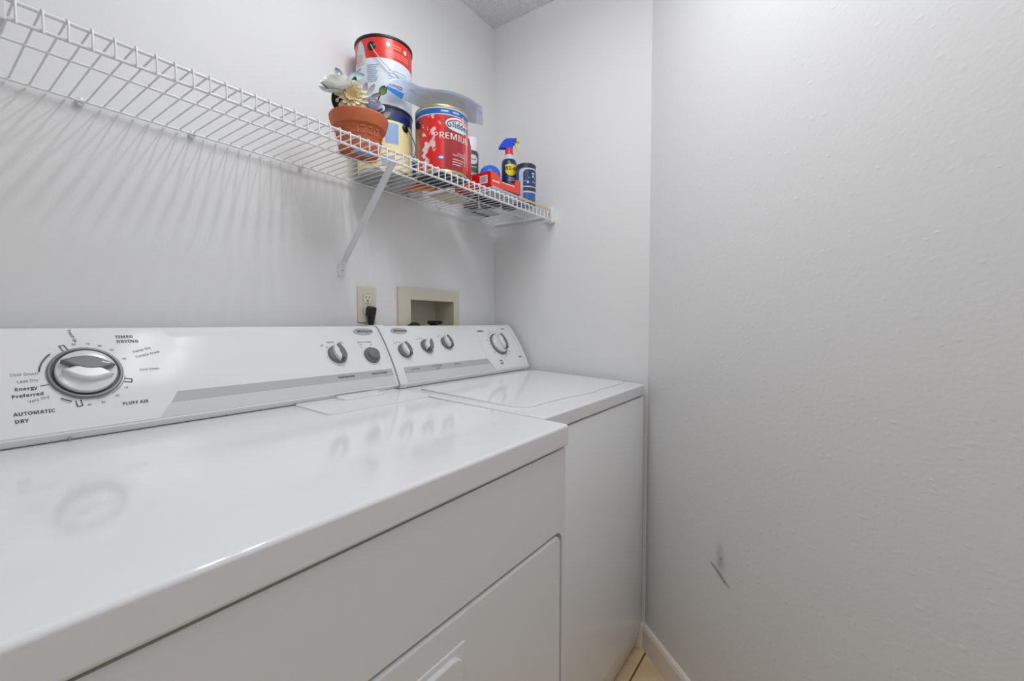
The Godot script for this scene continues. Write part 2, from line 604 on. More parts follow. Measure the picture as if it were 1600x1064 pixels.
func build_lamp(c: Vector3, length: float, energy: float, label: String) -> void:
	var t := thing("ceiling_light", label, "lamp", c, "fluorescent ceiling lights")
	part(t, "housing", rbox(Vector3(0.165, 0.05, length + 0.06), 0.012), M.plastic_white, at(c.x, c.y - 0.025, c.z), "white metal housing")
	var glow := mat(Color(1, 1, 1), 0.5)
	glow.emission_enabled = true
	glow.emission = LAMP_COLOR
	glow.emission_energy_multiplier = 6.0
	for sx in [-0.07, 0.07]:
		var p := Vector3(c.x + sx, c.y - 0.075, c.z)
		part(t, "tube", tube([Vector3(0, 0, -length / 2), Vector3(0, 0, length / 2)], 0.019, 16), glow, Transform3D(Basis(), p), "glowing fluorescent tube")
		for e in [-1.0, 1.0]:
			part(t, "lamp_holder", rbox(Vector3(0.034, 0.055, 0.012), 0.004), M.plastic_white, at(p.x, c.y - 0.066, c.z + e * (length / 2 + 0.004)))
		# the tube shines down and out to its open side
		for k in 2:
			var l := AreaLight3D.new()
			l.name = "tube_light"
			l.area_size = Vector2(0.05, length)
			l.light_color = LAMP_COLOR
			l.light_energy = energy if k == 0 else energy * 0.46
			l.area_range = 12.0
			l.shadow_enabled = true
			t.add_child(l, true)
			var d := Vector3.DOWN if k == 0 else Vector3(signf(sx), 0, 0)
			l.transform = Transform3D(Basis(d.cross(Vector3(0, 0, 1)) * -1.0, Vector3(0, 0, 1), -d), p - c + d * 0.021)

func build_room() -> void:
	# back wall with the recess for the laundry box
	var b := MB.new()
	var x0 := -2.45
	var x1 := 0.1
	var hx0 := -0.496
	var hx1 := -0.270
	var hy0 := 1.10
	var hy1 := 1.2745
	b.box(Vector3(x0, 0, -0.12), Vector3(hx0, CEIL, 0)); b.box(Vector3(hx1, 0, -0.12), Vector3(x1, CEIL, 0))
	b.box(Vector3(hx0, hy1, -0.12), Vector3(hx1, CEIL, 0)); b.box(Vector3(hx0, 0, -0.12), Vector3(hx1, hy0, 0))
	struct("wall_back", b.done(), M.wall_soft, "white painted wall behind the washer and dryer", "wall")
	b = MB.new(); b.box(Vector3(0, 0, 0), Vector3(0.1, CEIL, 0.6955 + 0.05))
	struct("wall_right", b.done(), M.wall_soft, "short white side wall beside the washer", "wall")
	# slanting wall
	var L := 2.566
	var nrm := Vector3(0.7507, 0, 0.6606)   # away from the room
	var p0 := Vector3(0, 0, 0.6955)
	var p1 := p0 + DIAG * L
	b = MB.new()
	var q := [p0, p1, p1 + nrm * 0.1, p0 + nrm * 0.1]
	var up := Vector3(0, CEIL, 0)
	b.flat_quad(q[0], q[1], q[1] + up, q[0] + up, -nrm); b.flat_quad(q[3], q[2], q[2] + up, q[3] + up, nrm)
	b.flat_quad(q[0], q[3], q[3] + up, q[0] + up, -DIAG); b.flat_quad(q[1], q[2], q[2] + up, q[1] + up, DIAG)
	b.flat_quad(q[0] + up, q[1] + up, q[2] + up, q[3] + up, Vector3.UP); b.flat_quad(q[0], q[1], q[2], q[3], Vector3.DOWN)
	var dw := struct("wall_diagonal", b.done(), M.wall, "bare white slanting wall with bumpy paint and a dark scuff", "wall")
	build_scuff(dw, p0, nrm)
	b = MB.new(); b.box(Vector3(-2.45, 0, 0), Vector3(-2.35, CEIL, 2.62))
	struct("wall_left", b.done(), M.wall_soft, "white wall at the far end of the laundry room", "wall")
	b = MB.new(); b.box(Vector3(-2.45, 0, 2.62), Vector3(p1.x + 0.12, CEIL, 2.72))
	struct("wall_front", b.done(), M.wall_soft, "white wall facing the machines across the room", "wall")
	b = MB.new(); b.box(Vector3(-2.45, CEIL, -0.12), Vector3(0.12, CEIL + 0.1, 2.72))
	struct("ceiling", b.done(), M.ceiling, "white stippled ceiling", "ceiling")
	# floor: grout bed with separate tiles
	b = MB.new(); b.box(Vector3(-2.45, -0.1, -0.12), Vector3(0.12, -0.003, 2.72))
	var fl := struct("floor", b.done(), M.grout, "beige ceramic tile floor with brown grout", "floor")
	var pitch := 0.333
	var tm := rbox(Vector3(pitch - 0.006, 0.012, pitch - 0.006), 0.002, 1)
	var zs := 0.706
	for i in 8:
		for j in range(-2, 6):
			var cx := -0.02 - pitch * (i + 0.5) + 0.12
			var cz := zs + pitch * (j + 0.5)
			if cx < -2.42 or cz > 2.6 or cz < 0.0: continue
			var rel := Vector3(cx, 0, cz) - p0
			if rel.dot(nrm) > 0.16: continue
			part(fl, "tile", tm, M.tile, at(cx, -0.006, cz))
	# baseboards
	var bt := 0.013
	var bh := 0.093
	var bp := PackedVector2Array([Vector2(0, 0), Vector2(bt, 0), Vector2(bt, bh - 0.018), Vector2(bt * 0.75, bh - 0.006), Vector2(bt * 0.35, bh), Vector2(0, bh)])
	var mk := func(a: Vector3, c: Vector3, inward: Vector3) -> ArrayMesh:
		var m := MB.new()
		var cnt := bp.size()
		for i in cnt:
			var e: Vector2 = bp[i]
			var f: Vector2 = bp[(i + 1) % cnt]
			var nn: Vector3 = inward * (f - e).y + Vector3.UP * -(f - e).x
			m.flat_quad(a + inward * e.x + Vector3.UP * e.y, c + inward * e.x + Vector3.UP * e.y, c + inward * f.x + Vector3.UP * f.y, a + inward * f.x + Vector3.UP * f.y, nn)
		for e2 in [a, c]:
			var s0 := m.v.size()
			var dn: Vector3 = (a - c).normalized() if e2 == a else (c - a).normalized()
			for i in cnt: m.vert(e2 + inward * bp[i].x + Vector3.UP * bp[i].y, dn)
			for i in range(1, cnt - 1): m.tri(s0, s0 + i, s0 + i + 1)
		return m.done()
	struct("baseboard_diagonal", mk.call(p0 - DIAG * 0.004, p1, -nrm), M.baseboard, "cream baseboard along the slanting wall", "baseboard")
	struct("baseboard_right", mk.call(Vector3(0, 0, 0.03), Vector3(0, 0, 0.6955), Vector3(-1, 0, 0)), M.baseboard, "cream baseboard end beside the washer", "baseboard")

func build_scuff(dw: Node, p0: Vector3, nrm: Vector3) -> void:
	# grey rub mark: a soft smear with a short dark stroke at its foot
	var img := Image.create(64, 128, false, Image.FORMAT_RGBA8)
	var n := FastNoiseLite.new()
	n.seed = 4
	n.frequency = 0.09
	for y in 128:
		for x in 64:
			var u := (x - 32) / 32.0
			var v := y / 128.0
			var a := 0.0
			var c := 0.1 * sin(v * 3.0) - 0.1
			a += 0.42 * exp(-pow((u - c) / 0.3, 2)) * exp(-pow((v - 0.52) / 0.26, 2)) * (0.55 + 0.9 * n.get_noise_2d(x * 3, y * 0.8))
			var lx := -0.75 + (v - 0.72) / 0.2 * 1.3
			if v > 0.70 and v < 0.95: a += 0.6 * exp(-pow((u - lx) / 0.26, 2)) * (0.6 + 0.8 * n.get_noise_2d(x * 2, y * 2))
			a *= clampf((1.0 - absf(u)) * 5.0, 0, 1) * clampf(v * 8.0, 0, 1) * clampf((1.0 - v) * 12.0, 0, 1)
			img.set_pixel(x, y, Color(0.30, 0.30, 0.31, clampf(a, 0, 1)))
	var m := mat(Color.WHITE, 0.8)
	m.albedo_texture = ImageTexture.create_from_image(img)
	m.transparency = BaseMaterial3D.TRANSPARENCY_ALPHA
	var b := MB.new()
	var s0 := 0.345
	var s1 := 0.435
	var o := -nrm * 0.0006
	var pts := [p0 + DIAG * s0 + o, p0 + DIAG * s1 + o]
	var y0 := 0.47
	var y1 := 0.61
	var i0 := b.vert(pts[0] + Vector3(0, y0, 0), -nrm, Vector2(0, 1)); b.vert(pts[1] + Vector3(0, y0, 0), -nrm, Vector2(1, 1))
	b.vert(pts[1] + Vector3(0, y1, 0), -nrm, Vector2(1, 0)); b.vert(pts[0] + Vector3(0, y1, 0), -nrm, Vector2(0, 0))
	b.quad(i0, i0 + 1, i0 + 2, i0 + 3)
	part(dw, "scuff_mark", b.done(), m, Transform3D(), "dark grey scuff on the paint")

func build_washer() -> void:
	var base := Vector3((WASHER_L + WASHER_R) / 2, 0, WASHER_Z / 2)
	var t := thing("washing_machine", "white top-loading washing machine with three small knobs and a timer dial", "washer", base)
	var w := WASHER_R - WASHER_L
	var mx := (WASHER_L + WASHER_R) / 2
	# cabinet: wrapped sheet with a toe bevel
	var pr := [Vector2(0.004, 0.03), Vector2(0.931, 0.03), Vector2(0.931, 0.680), Vector2(0.9295, 0.6865), Vector2(0.926, 0.6885), Vector2(0.118, 0.6885), Vector2(0.108, 0.687), Vector2(0.012, 0.667), Vector2(0.004, 0.664)]
	part(t, "cabinet", prism_x(pr, WASHER_L + 0.002, WASHER_R - 0.002, 50.0), M.enamel)
	part(t, "top", warped_cap(WASHER_L, WASHER_R, 0.03, WASHER_Z, 0.9345, TOP, 0.0055), M.enamel, at(mx, (0.9345 + TOP) / 2, (0.03 + WASHER_Z) / 2))
	# lid with a finger notch in its front edge
	var sl := atan((TOP_BACK - TOP) / (WASHER_Z - CZ1))
	var lw := 0.31
	var lp := PackedVector2Array()
	var zf := 0.632
	for i in 7:
		var a := PI + PI / 2 * i / 6.0
		lp.append(Vector2(-lw + 0.05 + 0.05 * cos(a), -(zf - 0.02 - 0.05) + 0.05 * sin(a)))
	for i in 19:
		var x := lerpf(-lw + 0.08, lw - 0.03, i / 18.0)
		var bump := 0.009 * (smoothstep(-0.09, -0.03, x) - smoothstep(0.06, 0.10, x))
		lp.append(Vector2(x, -zf + 0.022 * (1.0 - smoothstep(-lw, lw, x)) - bump))
	for i in 4:
		var a := -PI / 2 + PI / 2 * i / 3.0
		lp.append(Vector2(lw - 0.02 + 0.02 * cos(a), -zf + 0.02 + 0.02 * sin(a)))
	lp.append(Vector2(lw, -0.245)); lp.append(Vector2(-lw, -0.245))
	var ly := TOP + tan(sl) * WASHER_Z
	part(t, "lid", slab(lp, 0.005, 0.002), M.enamel, Transform3D(Basis(Vector3.RIGHT, -PI / 2 + sl), Vector3(mx + 0.005, ly, 0)))
	for fx in [WASHER_L + 0.05, WASHER_R - 0.05]:
		for fz in [0.08, 0.62]:
			part(t, "foot", lathe([Vector2(0, 0.0), Vector2(0.018, 0.0), Vector2(0.018, 0.012), Vector2(0, 0.012)], 16), M.dark, at(fx, 0, fz))
	# console
	var cl := -0.7070
	var c := part(t, "console", prism_x(console_profile(), cl + 0.006, WASHER_R - 0.004), M.console)
	part(t, "end_cap", prism_x(console_profile(0.0022), cl, cl + 0.030), M.endcap)
	part(t, "end_cap", prism_x(console_profile(0.0022), WASHER_R - 0.020, WASHER_R), M.endcap)
	var pl := func(s: float) -> float: return -0.259 - 0.020 * sin(clampf((s - 0.1) / 0.85, 0, 1) * PI * 0.75) + 0.034 * pow(clampf((s - 0.5) / 0.4, 0, 1), 2)
	part(c, "stripe", con_patch(0.69, 0.785, func(_s): return cl + 0.032, func(s): return pl.call(s) - 0.001, 0.0006, 4), M.band, Transform3D(), "grey printed stripe")
	part(c, "stripe", con_patch(0.79, 0.915, func(_s): return cl + 0.032, func(s): return pl.call(s) - 0.001, 0.0006, 4), M.band_light, Transform3D(), "pale grey printed stripe")
	part(c, "dial_panel", con_patch(0.06, 0.915, pl, func(_s): return WASHER_R - 0.022, 0.0014, 16), M.console, Transform3D(), "white dial panel with curved left edge")
	badge(c, -0.633, 0.095)
	for k in [[-0.647, 0.44, 0.12], [-0.549, 0.39, -0.45], [-0.452, 0.352, 0.05]]:
		small_knob(t, k[0], k[1], 0.0245, k[2], k[0] == -0.549)
	letter(c, "LOAD SIZE", 0.0055, -0.632, 0.735, M.ink_light, 0, false, 0.001)
	letter(c, "WASH/RINSE", 0.0055, -0.537, 0.722, M.ink_light, 0, false, 0.001)
	letter(c, "TEMP", 0.0055, -0.537, 0.762, M.ink_light, 0, false, 0.001)
	letter(c, "OPTIONS", 0.0055, -0.440, 0.728, M.ink_light, 0, false, 0.001)
	for k in 3:
		var kx: float = [-0.647, -0.549, -0.452][k]
		var ks: float = [0.44, 0.39, 0.352][k]
		for j in 4: tick(c, kx - 0.026 + 0.010 * j, ks - 0.155 + 0.012 * absf(j - 1.5), 0.003, 0.005, 0.0, M.ink_light, 0.0008)
	# timer
	var tx := -0.166
	var ts := 0.43
	var xf := con_xf(tx, ts, 0.0014)
	var rot := Transform3D(Basis(Vector3.RIGHT, PI / 2), Vector3.ZERO)
	var kn := part(t, "timer_knob", lathe([Vector2(0, 0), Vector2(0.040, 0), Vector2(0.040, 0.012), Vector2(0.036, 0.0165), Vector2(0.022, 0.018), Vector2(0, 0.018)], 44), M.silver, xf * rot)
	part(kn, "bezel", lathe([Vector2(0.0402, 0.001), Vector2(0.0470, 0.001), Vector2(0.0450, 0.005), Vector2(0.0402, 0.005)], 44), M.knob, xf * rot, "dark grey dial ring")
	part(kn, "grip", slab(lens_loop(0.034, 0.013), 0.016, 0.0025), M.knob, xf * at(0.008, 0, 0.016), "dark grey thumb grip")
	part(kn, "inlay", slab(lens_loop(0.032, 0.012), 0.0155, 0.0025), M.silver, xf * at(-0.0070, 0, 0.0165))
	for k in 20:
		var a := TAU * k / 20.0
		var big := k % 3 == 0
		var rr := 0.060 if big else 0.055
		tick(c, tx + rr * cos(a), ts - rr * sin(a) / 0.216, 0.014 if big else 0.007, 0.0014, a - PI / 2, M.ink_light if k % 2 else M.ink, 0.0022)
	letter(c, "NORMAL", 0.006, -0.236, 0.14, M.ink, 0, true, 0.002)
	letter(c, "RINSE", 0.006, -0.085, 0.10, M.ink_light, 0, true, 0.002)
	letter(c, "SOAK", 0.006, -0.060, 0.72, M.ink, 0, true, 0.002)
	letter(c, "EASY", 0.006, -0.195, 0.76, M.ink, 0, true, 0.002)
	letter(c, "CARE", 0.006, -0.195, 0.81, M.ink, 0, true, 0.002)

func build_dryer() -> void:
	var base := Vector3((DRYER_L + DRYER_R) / 2, 0, DRYER_Z / 2)
	var t := thing("clothes_dryer", "white clothes dryer with a large round timer dial and a front door", "dryer", base)
	var mx := (DRYER_L + DRYER_R) / 2
	var fz := 0.7575
	var b := MB.new()
	b.box(Vector3(DRYER_L + 0.004, 0.012, 0.03), Vector3(DRYER_R - 0.004, 0.935, fz - 0.014))
	part(t, "cabinet", b.done(), M.enamel)
	var dx1 := -0.7455
	var dx0 := -1.43
	var dy0 := 0.13
	var dy1 := 0.737
	var hc := Vector2((dx0 + dx1) / 2, (dy0 + dy1) / 2)
	part(t, "front_panel", holed_panel(DRYER_L + 0.002, DRYER_R - 0.002, 0.012, 0.9205, fz, 0.0135, hc, dx1 - dx0 + 0.010, dy1 - dy0 + 0.015, 0.025), M.enamel)
	var dr := part(t, "door", slab(rrect(dx1 - dx0, dy1 - dy0, 0.02), 0.0125, 0.006), M.enamel, at(hc.x, hc.y, fz - 0.0125), "flat rectangular dryer door")
	part(dr, "handle_plate", slab(rrect(0.22, 0.125, 0.006), 0.003, 0.002), M.enamel, at(-1.165, 0.627, fz - 0.0005))
	part(dr, "handle", slab(rrect(0.19, 0.055, 0.026), 0.008, 0.0035), M.enamel, at(-1.161, 0.652, fz + 0.002), "rounded finger-pull handle")
	part(t, "top", warped_cap(DRYER_L, DRYER_R, 0.03, DRYER_Z, 0.9255, TOP, 0.0065), M.enamel, at(mx, (0.9255 + TOP) / 2, (0.03 + DRYER_Z) / 2))
	for fx in [DRYER_L + 0.05, DRYER_R - 0.05]:
		for z in [0.08, 0.68]:
			part(t, "foot", lathe([Vector2(0, 0.0), Vector2(0.018, 0.0), Vector2(0.018, 0.013), Vector2(0, 0.013)], 16), M.dark, at(fx, 0, z))
	# lint screen lid on the sloping top
	var sl := atan((TOP_BACK - TOP) / (DRYER_Z - CZ1))
	var ly := TOP + tan(sl) * DRYER_Z
	var lb := Basis(Vector3.RIGHT, -PI / 2 + sl)
	var ln := part(t, "lint_screen_lid", slab(rrect(0.30, 0.15, 0.014), 0.004, 0.0018), M.enamel, Transform3D(lb, Vector3(-0.872, ly - tan(sl) * 0.265, 0.265)))
	part(ln, "finger_tab", slab(rrect(0.13, 0.045, 0.016), 0.0105, 0.004), M.enamel, Transform3D(lb, Vector3(-0.858, ly - tan(sl) * 0.222, 0.222)))
	# console
	var cr := -0.7125
	var c := part(t, "console", prism_x(console_profile(), DRYER_L + 0.01, cr - 0.004), M.console)
	part(t, "end_cap", prism_x(console_profile(0.0012), cr - 0.006, cr), M.endcap)
	part(t, "end_cap", prism_x(console_profile(0.0022), DRYER_L, DRYER_L + 0.02), M.endcap)
	var pr := func(s: float) -> float: return -1.2294 - 0.14 * pow(absf(s - 0.36), 2) - 0.045 * pow(clampf(s - 0.5, 0, 1), 2)
	part(c, "stripe", con_patch(0.69, 0.785, func(s): return pr.call(s) + 0.001, func(_s): return cr - 0.008, 0.0006, 4), M.band, Transform3D(), "grey printed stripe")
	part(c, "stripe", con_patch(0.79, 0.915, func(s): return pr.call(s) + 0.001, func(_s): return cr - 0.008, 0.0006, 4), M.band_light, Transform3D(), "pale grey printed stripe")
	part(c, "dial_panel", con_patch(0.015, 0.915, func(_s): return DRYER_L + 0.022, pr, 0.0014, 18), M.console, Transform3D(), "white dial panel with a round right edge")
	badge(c, -0.7655, 0.095)
	small_knob(t, -0.878, 0.43, 0.0265, 0.08, false)
	# start knob: plain round dial
	var rot := Transform3D(Basis(Vector3.RIGHT, PI / 2), Vector3.ZERO)
	var sx := con_xf(-0.772, 0.475)
	var sk := part(t, "start_knob", lathe([Vector2(0, 0), Vector2(0.0245, 0), Vector2(0.0245, 0.006), Vector2(0.022, 0.009), Vector2(0.0175, 0.0095), Vector2(0.0165, 0.017), Vector2(0.0145, 0.0185), Vector2(0, 0.019)], 40), M.knob, sx * rot, "plain dark grey start knob")
	part(sk, "collar", lathe([Vector2(0.025, 0.0), Vector2(0.0285, 0.0), Vector2(0.028, 0.0018), Vector2(0.025, 0.0018)], 36), M.console, sx * rot)
	part(sk, "pointer_mark", slab(rrect(0.003, 0.011, 0.001), 0.001, 0.0004), M.plastic_white, sx * at(0.005, 0.0185, 0.0092))
	# big timer dial
	var tx := -1.3705
	var ts := 0.447
	var xf := con_xf(tx, ts, 0.0014)
	var kn := part(t, "timer_knob", lathe([Vector2(0, 0), Vector2(0.0405, 0), Vector2(0.0405, 0.0085), Vector2(0.0395, 0.0105), Vector2(0.035, 0.0122), Vector2(0.024, 0.013), Vector2(0, 0.013)], 56), M.silver, xf * rot, "silvery white timer knob")
	part(kn, "bezel", lathe([Vector2(0.0440, 0.0), Vector2(0.0498, 0.0), Vector2(0.0495, 0.0035), Vector2(0.048, 0.005), Vector2(0.0455, 0.005), Vector2(0.0440, 0.003)], 56), M.bezel, xf * rot, "grey dial ring")
	part(kn, "groove", lathe([Vector2(0.0404, 0.0008), Vector2(0.0441, 0.0008), Vector2(0.0441, 0.0018), Vector2(0.0404, 0.0018)], 56), M.knob_dark, xf * rot)
	var spin := Basis(Vector3(0, 0, 1), PI / 2 - 0.20)
	part(kn, "grip", slab(lens_loop(0.035, 0.0130), 0.0140, 0.003), M.knob, xf * Transform3D(spin, Vector3(0.001, 0.0085, 0.012)), "dark grey crescent grip")
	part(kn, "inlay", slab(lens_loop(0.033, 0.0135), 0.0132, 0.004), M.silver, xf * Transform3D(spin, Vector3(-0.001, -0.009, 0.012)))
	part(kn, "pointer_mark", slab(rrect(0.0025, 0.011, 0.001), 0.0006, 0.0002, 1), M.plastic_white, xf * Transform3D(Basis(Vector3(0, 0, 1), PI / 2 - 0.35), Vector3(0.0225, 0.0052, 0.0261)))
	# print around the dial
	for mk in [[-1.3935, 0.205, 0.35], [-1.386, 0.705, PI + 0.12], [-1.3165, 0.545, -1.75]]:
		for e in [-0.0032, 0.0032]:
			var q := con_xf(mk[0], mk[1], 0.0018, mk[2])
			part(c, "dial_mark", slab(rrect(0.0016, 0.011, 0.0004, 2), 0.0003, 0.0001, 1), M.ink, q * at(e, 0, 0))
		part(c, "dial_mark", slab(rrect(0.008, 0.0016, 0.0004, 2), 0.0003, 0.0001, 1), M.ink, con_xf(mk[0], mk[1], 0.0018, mk[2]) * at(0, 0.0055, 0))
	for seg in [[2.36, 3.02, 0.0575, 0.0011], [4.02, 4.28, 0.0575, 0.0011], [5.25, 6.05, 0.0525, 0.0004], [4.85, 5.2, 0.0525, 0.0004]]:
		var arc := MB.new()
		for k in 17:
			var a := lerpf(seg[0], seg[1], k / 16.0)
			for e in [-seg[3], seg[3]]: arc.vert(Vector3((seg[2] + e) * cos(a), (seg[2] + e) * sin(a), 0), Vector3(0, 0, 1))
		for k in 16: arc.quad(k * 2, k * 2 + 1, k * 2 + 3, k * 2 + 2)
		part(c, "dial_arc", arc.done(), M.ink, con_xf(tx, ts, 0.0022))
	letter(c, "TIMED", 0.0062, -1.3075, 0.105, M.ink, 0, true, 0.0018)
	letter(c, "DRYING", 0.0062, -1.304, 0.155, M.ink, 0, true, 0.0018)
	letter(c, "FLUFF AIR", 0.0056, -1.3115, 0.752, M.ink, 0, true, 0.0018)
	letter(c, "AUTOMATIC", 0.0057, -1.4385, 0.742, M.ink, 0, true, 0.0018)
	letter(c, "DRY", 0.0057, -1.4535, 0.797, M.ink, 0, true, 0.0018)
	letter(c, "Energy", 0.0055, -1.4445, 0.545, M.ink, 0.05, true, 0.0018)
	letter(c, "Preferred", 0.0055, -1.4435, 0.600, M.ink, 0.05, true, 0.0018)
	letter(c, "Touch Up", 0.0048, -1.379, 0.085, M.ink, -1.35, false, 0.0018)
	letter(c, "Damp Dry", 0.0048, -1.286, 0.250, M.ink_light, 0.3, false, 0.0018)
	letter(c, "Tumble Press", 0.0048, -1.279, 0.300, M.ink_light, 0.25, false, 0.0018)
	letter(c, "Cool Down", 0.0046, -1.4445, 0.425, M.ink_light, 0, false, 0.0018)
	letter(c, "Less Dry", 0.0046, -1.4415, 0.482, M.ink_light, 0.05, false, 0.0018)
	letter(c, "Very Dry", 0.0046, -1.432, 0.640, M.ink_light, 0.25, false, 0.0018)
	letter(c, "Cool Down", 0.0044, -1.281, 0.452, M.ink_light, 0, false, 0.0018)
	tick(c, -1.4235, 0.53, 0.011, 0.0011, PI / 2 + 0.15, M.ink, 0.0018)
	var nums := ["80", "70", "60", "50", "40", "10", "20", "30", "40"]
	var angs := [1.72, 1.42, 1.14, 0.84, 0.42, -0.62, -0.95, -1.32, -1.62]
	for k in nums.size():
		letter(c, nums[k], 0.004, tx + 0.0605 * cos(angs[k]), ts - 0.0605 * sin(angs[k]) / 0.216, M.ink_light, 0, false, 0.0018)
	letter(c, "TEMPERATURE", 0.0052, -0.872, 0.735, M.ink, 0, true, 0.001)
	letter(c, "PUSH TO START", 0.0052, -0.766, 0.735, M.ink, 0, true, 0.001)
	letter(c, "MEDIUM", 0.0036, -0.884, 0.245, M.ink_light, 0, false, 0.0008)
	letter(c, "HIGH", 0.0036, -0.852, 0.26, M.ink_light, -0.5, false, 0.0008)
	letter(c, "LOW", 0.0036, -0.912, 0.29, M.ink_light, 0.5, false, 0.0008)
	letter(c, "END OF CYCLE SIGNAL", 0.0034, -0.778, 0.265, M.ink_light, 0, false, 0.0008)
	letter(c, "OFF", 0.0034, -0.795, 0.31, M.ink_light, 0, false, 0.0008)
	letter(c, "ON", 0.0034, -0.76, 0.31, M.ink_light, 0, false, 0.0008)
	tick(c, -0.793, 0.345, 0.003, 0.003, 0, M.ink, 0.0008)
	tick(c, -0.899, 0.32, 0.003, 0.003, 0, M.ink, 0.0008)
	part(c, "screw", lathe([Vector2(0, 0.002), Vector2(0.003, 0.001), Vector2(0.003, 0), Vector2(0, 0)], 14), M.ink_light, Transform3D(Basis(Vector3.RIGHT, PI / 2), Vector3(-1.403, 1.0005, 0.2025)))

func build_shelf() -> void:
	var xl := -2.345
	var xr := -0.020
	var t := thing("wire_shelf", "white wire shelf running along the back wall above the machines", "shelf", Vector3((xl + xr) / 2, SHELF_Y, SHELF_Z / 2))
	var rods := [["back_rod", SHELF_Y - 0.0042, 0.014, 0.0026], ["middle_rod", SHELF_Y - 0.0042, 0.182, 0.0024], ["front_upper_rod", SHELF_Y - 0.0045, SHELF_Z - 0.0045, 0.0028], ["front_lower_rod", SHELF_Y - 0.0300, SHELF_Z - 0.0045, 0.0028]]
	for r in rods:
		part(t, r[0], tube([Vector3(-(xr - xl) / 2, 0, 0), Vector3((xr - xl) / 2, 0, 0)], r[3], 10), M.wire, at((xl + xr) / 2, r[1], r[2]))
	var zf := SHELF_Z
	var pts := [Vector3(0, 0, 0.0), Vector3(0, 0, zf - 0.005), Vector3(0, -0.0012, zf - 0.0016), Vector3(0, -0.0045, zf), Vector3(0, -0.034, zf)]
	for i in pts.size(): pts[i] = pts[i] - Vector3(0, 0, 0.006) if i > 0 else Vector3(0, 0, 0.006)
	for i in range(1, pts.size()): pts[i] = pts[i] + Vector3(0, 0, 0.006)
	var wm := tube(pts, 0.0016, 6)
	var x := -1.405 + 0.0258 * 54
	var k := 0
	while x > xl + 0.01:
		if x < xr - 0.004: part(t, "deck_wire", wm, M.wire, at(x, SHELF_Y, 0))
		x -= 0.0258
		k += 1
	# wall clips
	for cx in [-2.1, -1.72, -1.337, -1.148, -0.888, -0.35, -0.1]:
		var c := part(t, "wall_clip", rbox(Vector3(0.010, 0.016, 0.012), 0.003), M.plastic_white, at(cx, SHELF_Y - 0.004, 0.0065))
		part(c, "screw", lathe([Vector2(0, 0.0015), Vector2(0.003, 0.0006), Vector2(0.003, 0), Vector2(0, 0)], 10), M.steel, Transform3D(Basis(Vector3.RIGHT, PI / 2), Vector3(cx, SHELF_Y - 0.001, 0.0124)))
	# end bracket on the side wall
	var eb := part(t, "end_bracket", rbox(Vector3(0.030, 0.060, 0.027), 0.005), M.plastic_white, at(-0.0152, SHELF_Y - 0.009, 0.2995), "white plastic end bracket")
	part(eb, "wall_plate", slab(rrect(0.055, 0.05, 0.006), 0.005, 0.002), M.plastic_white, Transform3D(Basis(Vector3.UP, -PI / 2), Vector3(0, SHELF_Y - 0.009, 0.285)))
	part(eb, "cradle", rbox(Vector3(0.010, 0.012, 0.29), 0.004), M.plastic_white, at(-0.006, SHELF_Y - 0.008, 0.155))
	# slanting support braces
	for bx in [[-0.815, -0.761], [-1.4745, -1.545]]:
		var top := Vector3(bx[0], SHELF_Y - 0.030, SHELF_Z - 0.003)
		var bot := Vector3(bx[1], 1.375, 0.012)
		var ax := (bot - top).normalized()
		var side := Vector3.RIGHT
		side = (side - ax * side.dot(ax)).normalized()
		var nn := side.cross(ax)
		var br := part(t, "support_brace", rbox(Vector3(0.019, (top - bot).length() + 0.004, 0.007), 0.0025), M.brace, Transform3D(Basis(side, -ax, side.cross(-ax)), (top + bot) / 2), "flat slanting steel brace")
		part(br, "stiffening_rib", rbox(Vector3(0.006, (top - bot).length() * 0.9, 0.004), 0.0015), M.brace, Transform3D(Basis(side, -ax, side.cross(-ax)), (top + bot) / 2 - nn * 0.0))
		if bx[0] < -1.2: part(br, "hook", rbox(Vector3(0.017, 0.042, 0.006), 0.002), M.brace, at(bx[0], SHELF_Y - 0.017, SHELF_Z + 0.0045))
		var fp := part(br, "foot_plate", slab(rrect(0.027, 0.042, 0.009), 0.004, 0.0018), M.brace, at(bx[1] - 0.001, 1.352, 0.0))
		part(br, "screw", lathe([Vector2(0, 0.002), Vector2(0.0035, 0.001), Vector2(0.0035, 0), Vector2(0, 0)], 12), M.steel, Transform3D(Basis(Vector3.RIGHT, PI / 2), Vector3(bx[1], 1.350, 0.004)))

